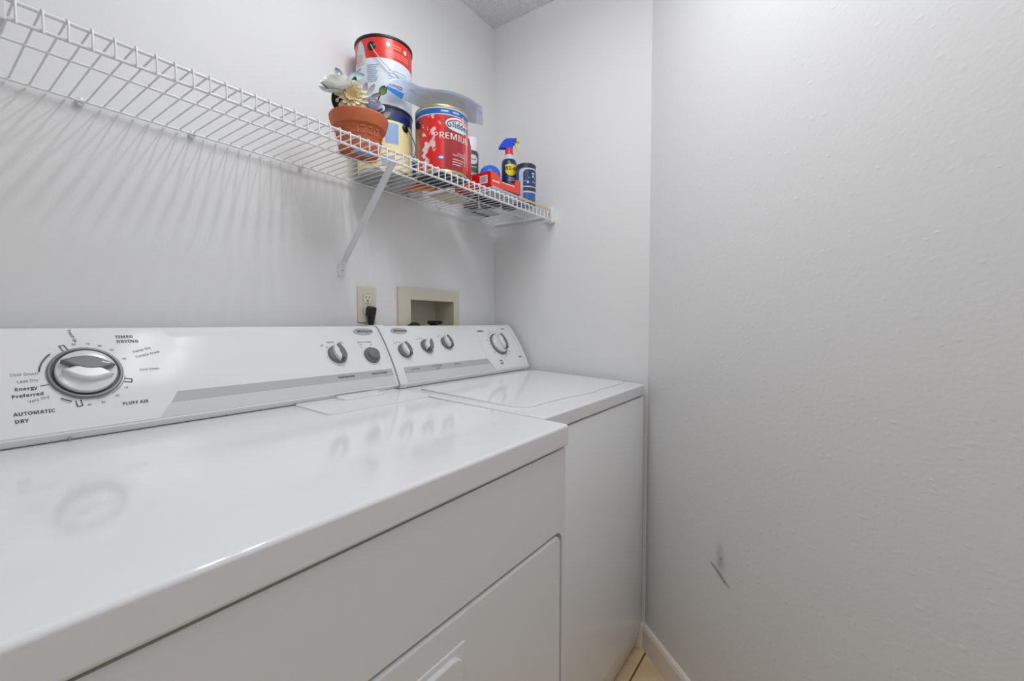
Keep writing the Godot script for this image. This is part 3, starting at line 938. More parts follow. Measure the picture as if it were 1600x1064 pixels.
func build_wall_fittings() -> void:
	# outlet
	var o := thing("wall_outlet", "beige duplex electrical outlet with a black plug in its lower socket", "outlet", Vector3(-0.6735, 1.249, 0))
	part(o, "cover_plate", slab(rrect(0.0715, 0.1155, 0.003), 0.0055, 0.003), M.beige, at(-0.6735, 1.249, 0))
	for dy in [0.0195, -0.0195]:
		var cy: float = 1.249 + dy
		var lp := PackedVector2Array()
		for p in ellipse(0.0172, 0.0172, 40): lp.append(Vector2(p.x, clampf(p.y, -0.0142, 0.0142)))
		var r := part(o, "receptacle", slab(lp, 0.0018, 0.0006), M.ivory, at(-0.6735, cy, 0.0052), "ivory socket face")
		part(r, "socket_rim", slab(rrect(0.0362, 0.0300, 0.0135), 0.0004, 0.0001, 1), M.ink, at(-0.6735, cy, 0.0054))
		for e in [[-0.0062, 0.004, 0.0085], [0.0062, 0.004, 0.0075]]:
			part(r, "slot", slab(rrect(0.0024, e[2], 0.0008, 2), 0.0003, 0.0001, 1), M.dark, at(-0.6735 + e[0], cy + e[1], 0.0070))
		part(r, "slot", slab(ellipse(0.0026, 0.0028, 14), 0.0003, 0.0001, 1), M.dark, at(-0.6735, cy - 0.0072, 0.0070))
	part(o, "screw", lathe([Vector2(0, 0.001), Vector2(0.0025, 0.0006), Vector2(0.0028, 0), Vector2(0, 0)], 12), M.steel, Transform3D(Basis(Vector3.RIGHT, PI / 2), Vector3(-0.6735, 1.249, 0.0055)))
	# plug and cord
	var pc := thing("power_plug", "black power plug with its cord hanging behind the console", "plug", Vector3(-0.667, 1.22, 0.008))
	var pp := [Vector2(0, 0.0), Vector2(0.0150, 0.0), Vector2(0.0155, 0.003), Vector2(0.0145, 0.016), Vector2(0.012, 0.022), Vector2(0.0, 0.023)]
	part(pc, "plug_body", rbox(Vector3(0.027, 0.030, 0.024), 0.006, 3), M.black, Transform3D(Basis(Vector3.RIGHT, 0.25), Vector3(-0.672, 1.2275, 0.022)))
	part(pc, "strain_relief", lathe([Vector2(0.0, -0.032), Vector2(0.0075, -0.032), Vector2(0.0105, -0.012), Vector2(0.0125, 0.004), Vector2(0.0, 0.006)], 20), M.black, Transform3D(Basis(Vector3.RIGHT, 0.06), Vector3(-0.671, 1.211, 0.021)))
	part(pc, "cord", tube([Vector3(-0.670, 1.182, 0.019), Vector3(-0.668, 1.15, 0.0185), Vector3(-0.662, 1.10, 0.016), Vector3(-0.658, 1.0, 0.014), Vector3(-0.65, 0.8, 0.014)], 0.0055, 10), M.black)
	# laundry box
	var bx := thing("laundry_outlet_box", "beige recessed laundry outlet box in the wall behind the washing machine", "outlet box", Vector3(-0.3945, 1.2, 0))
	part(bx, "frame", holed_panel(-0.549, -0.2405, 1.05, 1.3135, 0.0085, 0.0085, Vector2(-0.383, 1.1865), 0.222, 0.172, 0.002), M.beige)
	var b := MB.new()
	var l := Vector3(-0.4955, 1.1005, -0.095)
	var h := Vector3(-0.2705, 1.274, 0.0)
	for q in [[Vector3(l.x, l.y, l.z), Vector3(h.x, l.y, l.z), Vector3(h.x, h.y, l.z), Vector3(l.x, h.y, l.z), Vector3(0, 0, 1)],
		[Vector3(l.x, l.y, l.z), Vector3(l.x, l.y, h.z), Vector3(l.x, h.y, h.z), Vector3(l.x, h.y, l.z), Vector3(1, 0, 0)],
		[Vector3(h.x, l.y, l.z), Vector3(h.x, l.y, h.z), Vector3(h.x, h.y, h.z), Vector3(h.x, h.y, l.z), Vector3(-1, 0, 0)],
		[Vector3(l.x, h.y, l.z), Vector3(h.x, h.y, l.z), Vector3(h.x, h.y, h.z), Vector3(l.x, h.y, h.z), Vector3(0, -1, 0)],
		[Vector3(l.x, l.y, l.z), Vector3(h.x, l.y, l.z), Vector3(h.x, l.y, h.z), Vector3(l.x, l.y, h.z), Vector3(0, 1, 0)]]:
		b.flat_quad(q[0], q[1], q[2], q[3], q[4])
	part(bx, "box", b.done(), M.beige)
	var vx := -0.338
	var va := part(bx, "valve", lathe([Vector2(0, 0), Vector2(0.013, 0), Vector2(0.013, 0.05), Vector2(0.017, 0.052), Vector2(0.017, 0.07), Vector2(0.008, 0.075), Vector2(0, 0.075)], 18), M.gold, at(vx, 1.1015, -0.04), "brass supply valve")
	part(va, "valve_handle", rbox(Vector3(0.070, 0.013, 0.016), 0.005), M.black, at(vx, 1.192, -0.03), "dark valve handle")
	part(va, "valve_handle", rbox(Vector3(0.016, 0.024, 0.034), 0.004), M.black, at(vx, 1.184, -0.036))
	var hs := thing("drain_hose", "black drain hose looping in front of the laundry outlet box", "hose", Vector3(-0.47, 1.1, 0.0))
	var hp := [Vector3(-0.520, 0.85, 0.0192), Vector3(-0.518, 1.10, 0.0192), Vector3(-0.517, 1.15, 0.0192)]
	for k in 13:
		var a := PI - PI * k / 12.0
		hp.append(Vector3(-0.487 + 0.031 * cos(a), 1.152 + 0.031 * sin(a), 0.0192))
	hp.append(Vector3(-0.456, 1.10, 0.0192)); hp.append(Vector3(-0.455, 0.85, 0.0192))
	part(hs, "hose", tube(hp, 0.0098, 12), M.black)

# ---------------------------------------------------------------- shelf goods
func bail(parent: Node, c: Vector3, r: float, a0: float, y: float, drop: float, m: Material) -> void:
	var pts := []
	for k in 25:
		var f := k / 24.0
		var a := a0 - PI * f
		var rr := r + 0.007 + 0.006 * sin(PI * f)
		pts.append(Vector3(rr * cos(a), y - drop * pow(sin(PI * f), 0.8), rr * sin(a)))
	part(parent, "bail_handle", tube(pts, 0.0014, 8), m, Transform3D(Basis(), c), "thin wire handle")
	for s in 2:
		var a := a0 - PI * s
		var xb := Vector3(cos(a), 0, sin(a))
		var bs := Basis(Vector3.UP.cross(xb), xb, Vector3.UP.cross(xb).cross(xb))
		part(parent, "handle_ear", lathe([Vector2(0, 0), Vector2(0.0125, 0), Vector2(0.0122, 0.003), Vector2(0.009, 0.006), Vector2(0.004, 0.007), Vector2(0, 0.007)], 20), M.black, Transform3D(bs, c + Vector3(r * cos(a), y, r * sin(a)) - xb * 0.001), "round black handle ear")

func can_shell(r: float, h: float) -> Array:
	return [Vector2(0, 0.004), Vector2(r - 0.006, 0.004), Vector2(r - 0.004, 0.0), Vector2(r + 0.0005, 0.0), Vector2(r + 0.001, 0.003), Vector2(r - 0.0005, 0.006), Vector2(r - 0.0005, h - 0.008), Vector2(r + 0.001, h - 0.006), Vector2(r + 0.001, h - 0.001), Vector2(r - 0.001, h), Vector2(r - 0.010, h), Vector2(r - 0.011, h - 0.006), Vector2(0, h - 0.006)]

func ring_band(r: float, y0: float, y1: float) -> ArrayMesh:
	return lathe([Vector2(r, y0), Vector2(r, y1)], 48)

const LAMP_COLOR := Color(0.98, 0.988, 1.0)
const AC := 2.25     # angle that faces the viewpoint, about 129 degrees

func build_cans() -> void:
	var r := 0.0815
	var h := 0.194
	# --- yellow can under the stack
	var c := Vector3(-0.661, DECK, 0.0865)
	var t := thing("paint_can", "pale yellow paint can with navy top band, under the red and white can", "paint can", c, "paint cans on the shelf")
	var sh := part(t, "can_body", lathe(can_shell(r, h), 48), M.steel, Transform3D(Basis(), c), "steel can")
	var yel := mat(rgb(248, 236, 182), 0.35)
	var navy := mat(rgb(28, 46, 104), 0.3)
	part(t, "label", ring_band(r + 0.0004, 0.012, 0.152), yel, Transform3D(Basis(), c), "pale yellow paper label")
	part(t, "top_band", ring_band(r + 0.0004, 0.152, h - 0.009), navy, Transform3D(Basis(), c), "navy blue band")
	part(t, "top_rim", lathe([Vector2(r + 0.0006, h - 0.008), Vector2(r + 0.0022, h - 0.006), Vector2(r + 0.0022, h - 0.002), Vector2(r + 0.0004, h - 0.0005)], 48), M.black, Transform3D(Basis(), c))
	var skyb := mat(rgb(150, 182, 222), 0.35)
	part(t, "picture", wrap_rect(r + 0.0008, AC, 0.0, 0.040, 0.085, 0.145), skyb, Transform3D(Basis(), c), "sky blue picture on the label")
	part(t, "picture", wrap_rect(r + 0.0008, AC, -0.01, 0.028, 0.018, 0.048), mat(rgb(168, 190, 220), 0.35), Transform3D(Basis(), c))
	for k in 3: part(t, "lettering", wrap_rect(r + 0.0008, AC, -0.06 + 0.004 * k, -0.025, 0.025 + 0.008 * k, 0.029 + 0.008 * k), mat(rgb(150, 122, 30), 0.5), Transform3D(Basis(), c))
	bail(t, c, r, AC - 0.80, 0.142, 0.055, mat(rgb(120, 110, 84), 0.35, 0.8))
	for k in 4:
		part(sh, "stamped_line", slab(rrect(0.085 - 0.012 * k, 0.004, 0.001, 2), 0.0004, 0.0001, 1), M.ink, Transform3D(Basis(Vector3(1, 0, 0), Vector3(0, 0, 1), Vector3(0, -1, 0)), c + Vector3(0.0, 0.0041, -0.03 + 0.018 * k)))
	# --- red and white can on top of it
	c = Vector3(-0.663, DECK + h, 0.0875)
	t = thing("paint_can", "red and white paint can with black rim, stacked on the yellow can", "paint can", c, "paint cans on the shelf")
	r = 0.0825
	h = 0.197
	var white := mat(rgb(222, 231, 242), 0.3)
	var red := mat(rgb(222, 52, 44), 0.28)
	part(t, "can_body", lathe([Vector2(0, 0.004), Vector2(r - 0.006, 0.004), Vector2(r - 0.004, 0), Vector2(r - 0.0005, 0), Vector2(r, 0.003), Vector2(r, h - 0.008), Vector2(r - 0.004, h - 0.004), Vector2(0, h - 0.004)], 48), white, Transform3D(Basis(), c))
	part(t, "rim", lathe([Vector2(r + 0.0002, h - 0.0085), Vector2(r + 0.003, h - 0.0075), Vector2(r + 0.0032, h - 0.001), Vector2(r + 0.001, h), Vector2(r - 0.008, h), Vector2(r - 0.009, h - 0.005), Vector2(0, h - 0.005)], 48), M.black, Transform3D(Basis(), c), "black lid rim")
	var band := mat(rgb(222, 52, 44), 0.28)
	part(t, "red_band", wrap_patch(r + 0.0004, AC, -0.15, 0.13, func(u): return h - 0.066 - 0.05 * clampf((u - 0.02), 0, 1) + (0.055 * sqrt(maxf(0.0, 1.0 - pow((u + 0.078) / 0.022, 2))) if absf(u + 0.078) < 0.022 else 0.0), func(_u): return h - 0.009, 70), band, Transform3D(Basis(), c), "red upper band of the label")
	part(t, "picture", wrap_patch(r + 0.0007, AC, -0.098, -0.058, func(_u): return h - 0.080, func(u): return h - 0.067 + 0.053 * sqrt(maxf(0.0, 1.0 - pow((u + 0.078) / 0.0205, 2))), 18), mat(rgb(206, 214, 220), 0.35), Transform3D(Basis(), c), "arched picture on the label")
	part(t, "picture", wrap_rect(r + 0.0009, AC, -0.094, -0.068, h - 0.076, h - 0.050), mat(rgb(214, 186, 164), 0.4), Transform3D(Basis(), c))
	part(t, "emblem", wrap_ellipse(r + 0.0008, AC, 0.012, h - 0.026, 0.006, 0.0065), mat(rgb(240, 236, 232), 0.35), Transform3D(Basis(), c), "white round emblem")
	part(t, "emblem", wrap_ellipse(r + 0.0008, AC, 0.068, h - 0.030, 0.006, 0.0065), mat(rgb(240, 236, 232), 0.35), Transform3D(Basis(), c))
	for k in 2: part(t, "lettering", wrap_rect(r + 0.0008, AC, 0.026, 0.052, h - 0.026 - 0.007 * k, h - 0.0235 - 0.007 * k), mat(rgb(240, 170, 150), 0.4), Transform3D(Basis(), c))
	for k in 3: part(t, "lettering", wrap_rect(r + 0.0008, AC, 0.004, 0.085, h - 0.046 - 0.006 * k, h - 0.0435 - 0.006 * k), mat(rgb(236, 140, 128), 0.4), Transform3D(Basis(), c))
	for k in 9: part(t, "lettering", wrap_rect(r + 0.0008, AC, -0.050, -0.016 - 0.003 * (k % 3), h - 0.088 - 0.0058 * k, h - 0.0855 - 0.0058 * k), mat(rgb(166, 182, 206), 0.4), Transform3D(Basis(), c))
	for k in 8: part(t, "lettering", wrap_rect(r + 0.0008, AC, 0.012, 0.075 - 0.004 * (k % 2), h - 0.098 - 0.008 * k, h - 0.0965 - 0.008 * k), mat(rgb(178, 192, 214), 0.4), Transform3D(Basis(), c))
	part(t, "lettering", wrap_rect(r + 0.0008, AC, -0.105, -0.078, h - 0.093, h - 0.088), mat(rgb(150, 156, 168), 0.4), Transform3D(Basis(), c))
	bail(t, c, r, AC + 0.42, h - 0.034, 0.105, M.steel)
	# --- red can with blue band
	c = Vector3(-0.560, DECK, 0.230)
	r = 0.0795
	h = 0.194
	t = thing("paint_can", "scuffed red paint can with a blue top band and white oval logo", "paint can", c, "paint cans on the shelf")
	sh = part(t, "can_body", lathe(can_shell(r, h), 48), M.gold, Transform3D(Basis(), c), "brassy steel can")
	part(sh, "can_bottom", lathe([Vector2(0, -0.0001), Vector2(r - 0.0045, -0.0001), Vector2(r - 0.0045, 0.0038), Vector2(0, 0.0038)], 40), mat(rgb(40, 44, 58), 0.5), Transform3D(Basis(), c), "dark painted base")
	var img := Image.create(512, 256, false, Image.FORMAT_RGB8)
	var n1 := FastNoiseLite.new()
	n1.seed = 9
	n1.frequency = 0.02
	n1.fractal_octaves = 4
	for y in 256:
		for x in 512:
			# label wear: paper torn to tan and white at its left seam, chips elsewhere
			var u := x / 511.0
			var col := rgb(216, 40, 38)
			if u > 0.500 and u < 0.628: col = rgb(158, 40, 44)
			var wv := n1.get_noise_2d(x, y * 0.7)
			var seam := 0.362 + 0.02 * n1.get_noise_2d(7.0, y * 2.0)
			if u < seam - 0.035: col = rgb(176, 128, 92)
			elif u < seam: col = rgb(206, 60, 56)
			elif u < seam + 0.03 and wv > -0.12: col = rgb(232, 222, 226)
			elif u < seam + 0.08 and wv > 0.22: col = rgb(228, 196, 200)
			elif u < 0.5 and wv > 0.42: col = rgb(244, 150, 140)
			img.set_pixel(x, y, col)
	var redl := mat(Color.WHITE, 0.3)
	redl.albedo_texture = ImageTexture.create_from_image(img)
	var RC := Transform3D(Basis(), c)
	part(t, "label", wrap_patch(r + 0.0004, AC, -PI * r, PI * r * 0.98, func(_u): return 0.010, func(_u): return h - 0.028, 64), redl, RC, "worn red paper label")
	var blue := mat(rgb(36, 98, 168), 0.28)
	part(t, "top_band", ring_band(r + 0.0006, h - 0.026, h - 0.010), blue, RC, "bright blue band")
	part(t, "band_edge", ring_band(r + 0.0007, h - 0.010, h - 0.0075), white, RC)
	part(t, "band_edge", ring_band(r + 0.0007, h - 0.0285, h - 0.0262), white, RC)
	for k in 2: part(t, "lettering", wrap_rect(r + 0.0011, AC, -0.012 + 0.036 * k, 0.010 + 0.036 * k, h - 0.020, h - 0.016), mat(rgb(196, 214, 236), 0.4), RC)
	part(t, "lid", lathe([Vector2(0, h - 0.001), Vector2(r - 0.016, h - 0.001), Vector2(r - 0.013, h + 0.002), Vector2(r - 0.009, h + 0.0045), Vector2(r - 0.006, h + 0.004), Vector2(r - 0.004, h + 0.0005)].duplicate() if false else [Vector2(r - 0.004, h - 0.002), Vector2(r - 0.006, h + 0.004), Vector2(r - 0.009, h + 0.0045), Vector2(r - 0.013, h + 0.002), Vector2(r - 0.016, h - 0.001), Vector2(0, h - 0.001)], 48), M.gold, RC, "brassy pry-off lid")
	var wht := mat(rgb(244, 240, 240), 0.35)
	var logo := part(t, "logo", wrap_ellipse(r + 0.0009, AC, 0.046, h - 0.052, 0.045, 0.0205), wht, RC, "white oval logo")
	part(logo, "logo_field", wrap_ellipse(r + 0.0012, AC, 0.047, h - 0.0525, 0.042, 0.0175), mat(rgb(214, 226, 232), 0.35), RC)
	part(logo, "logo_swoosh", wrap_patch(r + 0.0014, AC, 0.012, 0.080, func(u): return h - 0.0525 + 0.0175 * sqrt(maxf(0.0, 1.0 - pow((u - 0.047) / 0.042, 2))) - 0.005, func(u): return h - 0.0525 + 0.0175 * sqrt(maxf(0.0, 1.0 - pow((u - 0.047) / 0.042, 2))) - 0.001, 20), mat(rgb(206, 72, 62), 0.35), RC)
	part(logo, "lettering", wrap_text("Glidden", 0.0165, r + 0.0014, AC, 0.0475, h - 0.0535, true, 1.0), mat(rgb(44, 82, 104), 0.4), RC)
	part(t, "lettering", wrap_text("PREMIUM", 0.0175, r + 0.0009, AC, 0.030, h - 0.088, false, 1.2), wht, RC)
	var pale := mat(rgb(232, 190, 190), 0.4)
	part(t, "lettering", wrap_text("INTERIOR", 0.0042, r + 0.0009, AC, 0.052, h - 0.134, true), pale, RC)
	part(t, "lettering", wrap_text("PAINT + PRIMER", 0.0046, r + 0.0009, AC, 0.048, h - 0.1405, true), pale, RC)
	for k in 3: part(t, "lettering", wrap_rect(r + 0.0009, AC, 0.022, 0.066 - 0.006 * k, h - 0.154 - 0.0075 * k, h - 0.1515 - 0.0075 * k), pale, RC)
	part(t, "sticker", wrap_ellipse(r + 0.0010, AC, -0.012, h - 0.152, 0.0105, 0.0062), mat(rgb(70, 120, 186), 0.35), RC, "small blue oval sticker")
	part(t, "sticker", wrap_ellipse(r + 0.0013, AC, -0.012, h - 0.152, 0.0075, 0.0036), mat(rgb(206, 224, 240), 0.35), RC)
	for k in 4:
		var u: float = [0.062, 0.080, 0.088, 0.0705][k]
		var y0: float = [h - 0.075, h - 0.150, h - 0.170, h - 0.165][k]
		var y1: float = [h - 0.020, h - 0.030, h - 0.035, h - 0.125][k]
		part(t, "paint_drip", wrap_patch(r + 0.0016, AC, u - 0.0012, u + 0.0012, func(_u): return y0, func(_u): return y1, 2), wht, RC, "white paint drip")
	for s in 2:
		var a := AC + 1.15 - PI * s
		var xb := Vector3(cos(a), 0, sin(a))
		var bs := Basis(Vector3.UP.cross(xb), xb, Vector3.UP.cross(xb).cross(xb))
		part(t, "handle_ear", lathe([Vector2(0, 0), Vector2(0.013, 0), Vector2(0.012, 0.004), Vector2(0.006, 0.007), Vector2(0, 0.007)], 20), M.black, Transform3D(bs, c + Vector3(r * cos(a), h - 0.048, r * sin(a)) - xb * 0.001))

func grid_mesh(nu: int, nv: int, f: Callable, thick := 0.0) -> ArrayMesh:
	var b := MB.new()
	var layers := 2 if thick > 0.0 else 1
	for ly in layers:
		var st := b.v.size()
		for i in nu + 1:
			for j in nv + 1:
				var u := float(i) / nu
				var v := float(j) / nv
				var p: Vector3 = f.call(u, v)
				var du: Vector3 = f.call(minf(u + 0.01, 1.0), v) - f.call(maxf(u - 0.01, 0.0), v)
				var dv: Vector3 = f.call(u, minf(v + 0.01, 1.0)) - f.call(u, maxf(v - 0.01, 0.0))
				var nn := du.cross(dv).normalized()
				if nn.length() < 0.5: nn = Vector3.UP
				if ly == 1:
					var edge := minf(minf(u, 1.0 - u), minf(v, 1.0 - v))
					p -= nn * thick * smoothstep(-0.02, 0.12, edge)
					nn = -nn
				b.vert(p, nn, Vector2(u, v))
		for i in nu:
			for j in nv:
				var q := st + i * (nv + 1) + j
				b.quad(q, q + 1, q + nv + 2, q + nv + 1)
	return b.done()

func petal(l: float, w: float, curl: float, cup: float, blunt := 0.5) -> ArrayMesh:
	# lies along +Z from the origin, face up +Y, tip curling by curl, sides lifted by cup
	return grid_mesh(4, 6, func(u, v):
		var wd: float = w * pow(sin(PI * clampf(0.06 + 0.9 * v, 0, 1)), blunt)
		var s: float = u * 2.0 - 1.0
		return Vector3(s * wd, cup * w * s * s + curl * l * v * v, l * v * (1.0 - 0.15 * absf(curl) * v)))

func face(p: Vector3, dir: Vector3) -> Transform3D:   # +Y of the flower looks along dir
	var y := dir.normalized()
	var x := Vector3(0.2, 1, 0.1).cross(y).normalized()
	return Transform3D(Basis(x, y, x.cross(y)), p)

func build_flowers() -> void:
	var c := Vector3(-0.840, DECK, 0.205)
	var t := thing("flower_pot", "small terracotta pot of artificial white, cream and lavender flowers", "flower pot", c)
	var terra := mat(rgb(196, 104, 62), 0.6)
	var h := 0.092
	var pr := [Vector2(0, 0.004), Vector2(0.043, 0.004), Vector2(0.046, 0), Vector2(0.049, 0.0), Vector2(0.0505, 0.003), Vector2(0.060, 0.058), Vector2(0.0665, 0.060), Vector2(0.073, 0.080), Vector2(0.0740, h - 0.003), Vector2(0.0720, h), Vector2(0.068, h - 0.001), Vector2(0.064, 0.072), Vector2(0, 0.070)]
	var pot := part(t, "pot", lathe(pr, 48, 30), terra, Transform3D(Basis(), c), "terracotta pot")
	# raised rectangular ornament under the rim
	for k in 9:
		var ac := AC + TAU * k / 9.0
		for q in [[-0.017, -0.004, 0.050, 0.0535], [-0.017, -0.004, 0.036, 0.0395], [0.004, 0.017, 0.050, 0.0535], [0.004, 0.017, 0.036, 0.0395], [-0.0016, 0.0016, 0.034, 0.056]]:
			var rr: float = 0.0505 + (q[2] + q[3]) / 2 / 0.058 * 0.0095
			part(pot, "ornament", wrap_patch(rr + 0.0022, ac, q[0], q[1], func(_u): return q[2], func(_u): return q[3], 3), terra, Transform3D(Basis(), c))
	part(pot, "price_sticker", slab(rrect(0.052, 0.030, 0.003), 0.0004, 0.0001, 1), mat(rgb(196, 208, 232), 0.4), Transform3D(Basis(Vector3(1, 0, 0), Vector3(0, 0, 1), Vector3(0, -1, 0)) , c + Vector3(0.004, 0.0041, 0.006)), "pale blue sticker under the pot")
	for k in 4: part(pot, "sticker_print", slab(rrect(0.042 - 0.006 * (k % 2), 0.0025, 0.0006, 2), 0.0003, 0.0001, 1), mat(rgb(92, 110, 168), 0.5), Transform3D(Basis(Vector3(1, 0, 0), Vector3(0, 0, 1), Vector3(0, -1, 0)), c + Vector3(0.004, 0.0036, -0.004 + 0.0065 * k)))
	part(t, "moss", lathe([Vector2(0.066, 0.074), Vector2(0.055, 0.086), Vector2(0.03, 0.094), Vector2(0, 0.096)], 28), mat(rgb(54, 44, 30), 0.95), Transform3D(Basis(), c), "dark brown filling")
	var view := (Vector3(-1.57, 1.19, 1.21) - Vector3(-0.87, 1.77, 0.21)).normalized()
	# cream daisy
	var cream := mat(rgb(243, 234, 200), 0.6)
	cream.backlight_enabled = true
	cream.backlight = Color(0.12, 0.11, 0.08)
	var cream2 := mat(rgb(240, 220, 166), 0.6)
	var dp := Vector3(-0.8830, 1.7545, 0.236)
	var dxf := face(dp, Vector3(-0.62, -0.02, 0.75))
	var ds := part(t, "daisy", lathe([Vector2(0.0095, -0.003), Vector2(0.0088, 0.002), Vector2(0.005, 0.005), Vector2(0, 0.006)], 16), mat(rgb(222, 184, 96), 0.8), dxf, "cream daisy")
	var pm := petal(0.041, 0.0066, 0.06, 0.3, 0.4)
	var pm2 := petal(0.030, 0.0060, 0.25, 0.4, 0.45)
	var pm3 := petal(0.017, 0.0048, 0.6, 0.5, 0.45)
	for k in 17: part(ds, "petal", pm, cream, dxf * Transform3D(Basis(Vector3.UP, TAU * k / 17.0 + 0.1) * Basis(Vector3.RIGHT, 0.12 + 0.12 * sin(k * 2.3)), Vector3(0, -0.001, 0)))
	for k in 13: part(ds, "petal", pm2, cream, dxf * Transform3D(Basis(Vector3.UP, TAU * k / 13.0), Vector3(0, 0.0015, 0)))
	for k in 9: part(ds, "petal", pm3, cream2, dxf * Transform3D(Basis(Vector3.UP, TAU * k / 9.0), Vector3(0, 0.003, 0)))
	# roses
	rose(t, Vector3(-0.9065, 1.783, 0.212), Vector3(-0.5, 0.75, 0.25), 0.036, mat(rgb(242, 243, 238), 0.6), "white rose", 3)
	rose(t, Vector3(-0.8195, 1.7585, 0.236), Vector3(-0.25, 0.55, 0.6), 0.024, mat(rgb(206, 206, 224), 0.6), "lavender rose bud", 8)
	# leaves
	var green := mat(rgb(96, 118, 44), 0.5)
	var dk := mat(rgb(58, 48, 30), 0.6)
	var teal := mat(rgb(164, 188, 194), 0.55)
	var lv := [[Vector3(-0.790, 1.796, 0.228), Vector3(0.25, 0.45, 0.1), Vector3(-0.6, 0.0, 0.8), 0.030, 0.0105, green, "olive green leaf"],
		[Vector3(-0.873, 1.812, 0.212), Vector3(0.9, 0.3, 0.3), Vector3(-0.5, 0.2, 0.8), 0.040, 0.0105, teal, "pale teal leaf"],
		[Vector3(-0.885, 1.805, 0.200), Vector3(-0.6, 0.6, -0.1), Vector3(-0.5, 0.2, 0.8), 0.028, 0.010, teal, ""],
		[Vector3(-0.890, 1.722, 0.195), Vector3(-0.35, 0.75, 0.1), Vector3(-0.6, 0.1, 0.8), 0.048, 0.012, dk, "dark brown leaf"],
		[Vector3(-0.878, 1.722, 0.205), Vector3(-0.5, 0.5, 0.2), Vector3(-0.6, 0.1, 0.8), 0.04, 0.011, dk, ""],
		[Vector3(-0.800, 1.722, 0.215), Vector3(0.25, 0.8, 0.0), Vector3(-0.6, 0.1, 0.8), 0.055, 0.010, dk, ""],
		[Vector3(-0.795, 1.730, 0.240), Vector3(0.5, 0.5, 0.1), Vector3(-0.6, 0.1, 0.8), 0.035, 0.008, mat(rgb(150, 140, 130), 0.6), "dusty grey leaf"],
		[Vector3(-0.825, 1.785, 0.222), Vector3(0.4, 0.7, 0.2), Vector3(-0.6, 0.1, 0.8), 0.034, 0.006, mat(rgb(168, 164, 178), 0.6), ""],
		[Vector3(-0.815, 1.782, 0.222), Vector3(0.8, 0.5, 0.2), Vector3(-0.6, 0.1, 0.8), 0.032, 0.006, mat(rgb(120, 104, 92), 0.6), ""],
		[Vector3(-0.832, 1.788, 0.218), Vector3(0.1, 0.9, 0.2), Vector3(-0.6, 0.1, 0.8), 0.026, 0.006, mat(rgb(190, 188, 204), 0.6), ""],
		[Vector3(-0.862, 1.800, 0.215), Vector3(0.0, 0.5, 0.4), Vector3(-0.6, 0.1, 0.8), 0.018, 0.006, green, ""],
		[Vector3(-0.850, 1.730, 0.215), Vector3(-0.1, 0.7, 0.3), Vector3(-0.6, 0.1, 0.8), 0.03, 0.010, dk, ""]]
	for e in lv:
		var z: Vector3 = e[1].normalized()
		var y: Vector3 = (e[2] - z * e[2].dot(z)).normalized()
		part(t, "leaf", petal(e[3], e[4], 0.12, 0.35, 0.7), e[5], Transform3D(Basis(y.cross(z), y, z), e[0]), e[6])
	for e in [[Vector3(-0.86, 1.715, 0.21), Vector3(-0.885, 1.755, 0.21), Vector3(-0.8995, 1.775, 0.208)], [Vector3(-0.84, 1.715, 0.21), Vector3(-0.85, 1.74, 0.215), Vector3(-0.876, 1.752, 0.228)], [Vector3(-0.82, 1.715, 0.215), Vector3(-0.815, 1.735, 0.225), Vector3(-0.8165, 1.754, 0.229)], [Vector3(-0.82, 1.715, 0.2), Vector3(-0.80, 1.76, 0.215), Vector3(-0.790, 1.797, 0.228)], [Vector3(-0.84, 1.715, 0.2), Vector3(-0.85, 1.77, 0.205), Vector3(-0.873, 1.812, 0.211)]]:
		part(t, "stem", tube(e, 0.0018, 6), mat(rgb(74, 70, 40), 0.7))

func rose(t: Node, p: Vector3, dir: Vector3, r: float, m: Material, label: String, seed_: int) -> void:
	rng.seed = seed_
	var xf := face(p, dir)
	var core := part(t, "rose", lathe([Vector2(0, -r * 0.5), Vector2(r * 0.28, -r * 0.4), Vector2(r * 0.34, 0), Vector2(r * 0.22, r * 0.4), Vector2(0, r * 0.48)], 14), m, xf, label)
	# [count, bulge radius, height of the tip, flare, half angle]
	var layers := [[3, 0.34, 0.62, 0.02, 1.15], [4, 0.52, 0.56, 0.05, 1.0], [5, 0.70, 0.44, 0.10, 0.85], [6, 0.86, 0.26, 0.20, 0.75], [7, 0.95, 0.02, 0.32, 0.66]]
	for li in layers.size():
		var l: Array = layers[li]
		var pm := grid_mesh(6, 6, func(u, v):
			var s: float = (u * 2.0 - 1.0)
			var a: float = s * l[4] * pow(sin(PI * (0.16 + 0.66 * v)), 0.5)
			var rad: float = r * (l[1] * (0.30 + 0.70 * sin(minf(v * 1.25, 1.0) * PI / 2)) + l[3] * v * v * v + 0.03 * s * s)
			return Vector3(rad * sin(a), r * (-0.55 + (l[2] + 0.55) * v - 0.10 * s * s * v), rad * cos(a)))
		for k in int(l[0]):
			part(core, "petal", pm, m, xf * Transform3D(Basis(Vector3.UP, TAU * k / l[0] + li * 0.7 + rng.randf_range(-0.15, 0.15)) * Basis(Vector3.RIGHT, rng.randf_range(-0.08, 0.12)), Vector3.ZERO))

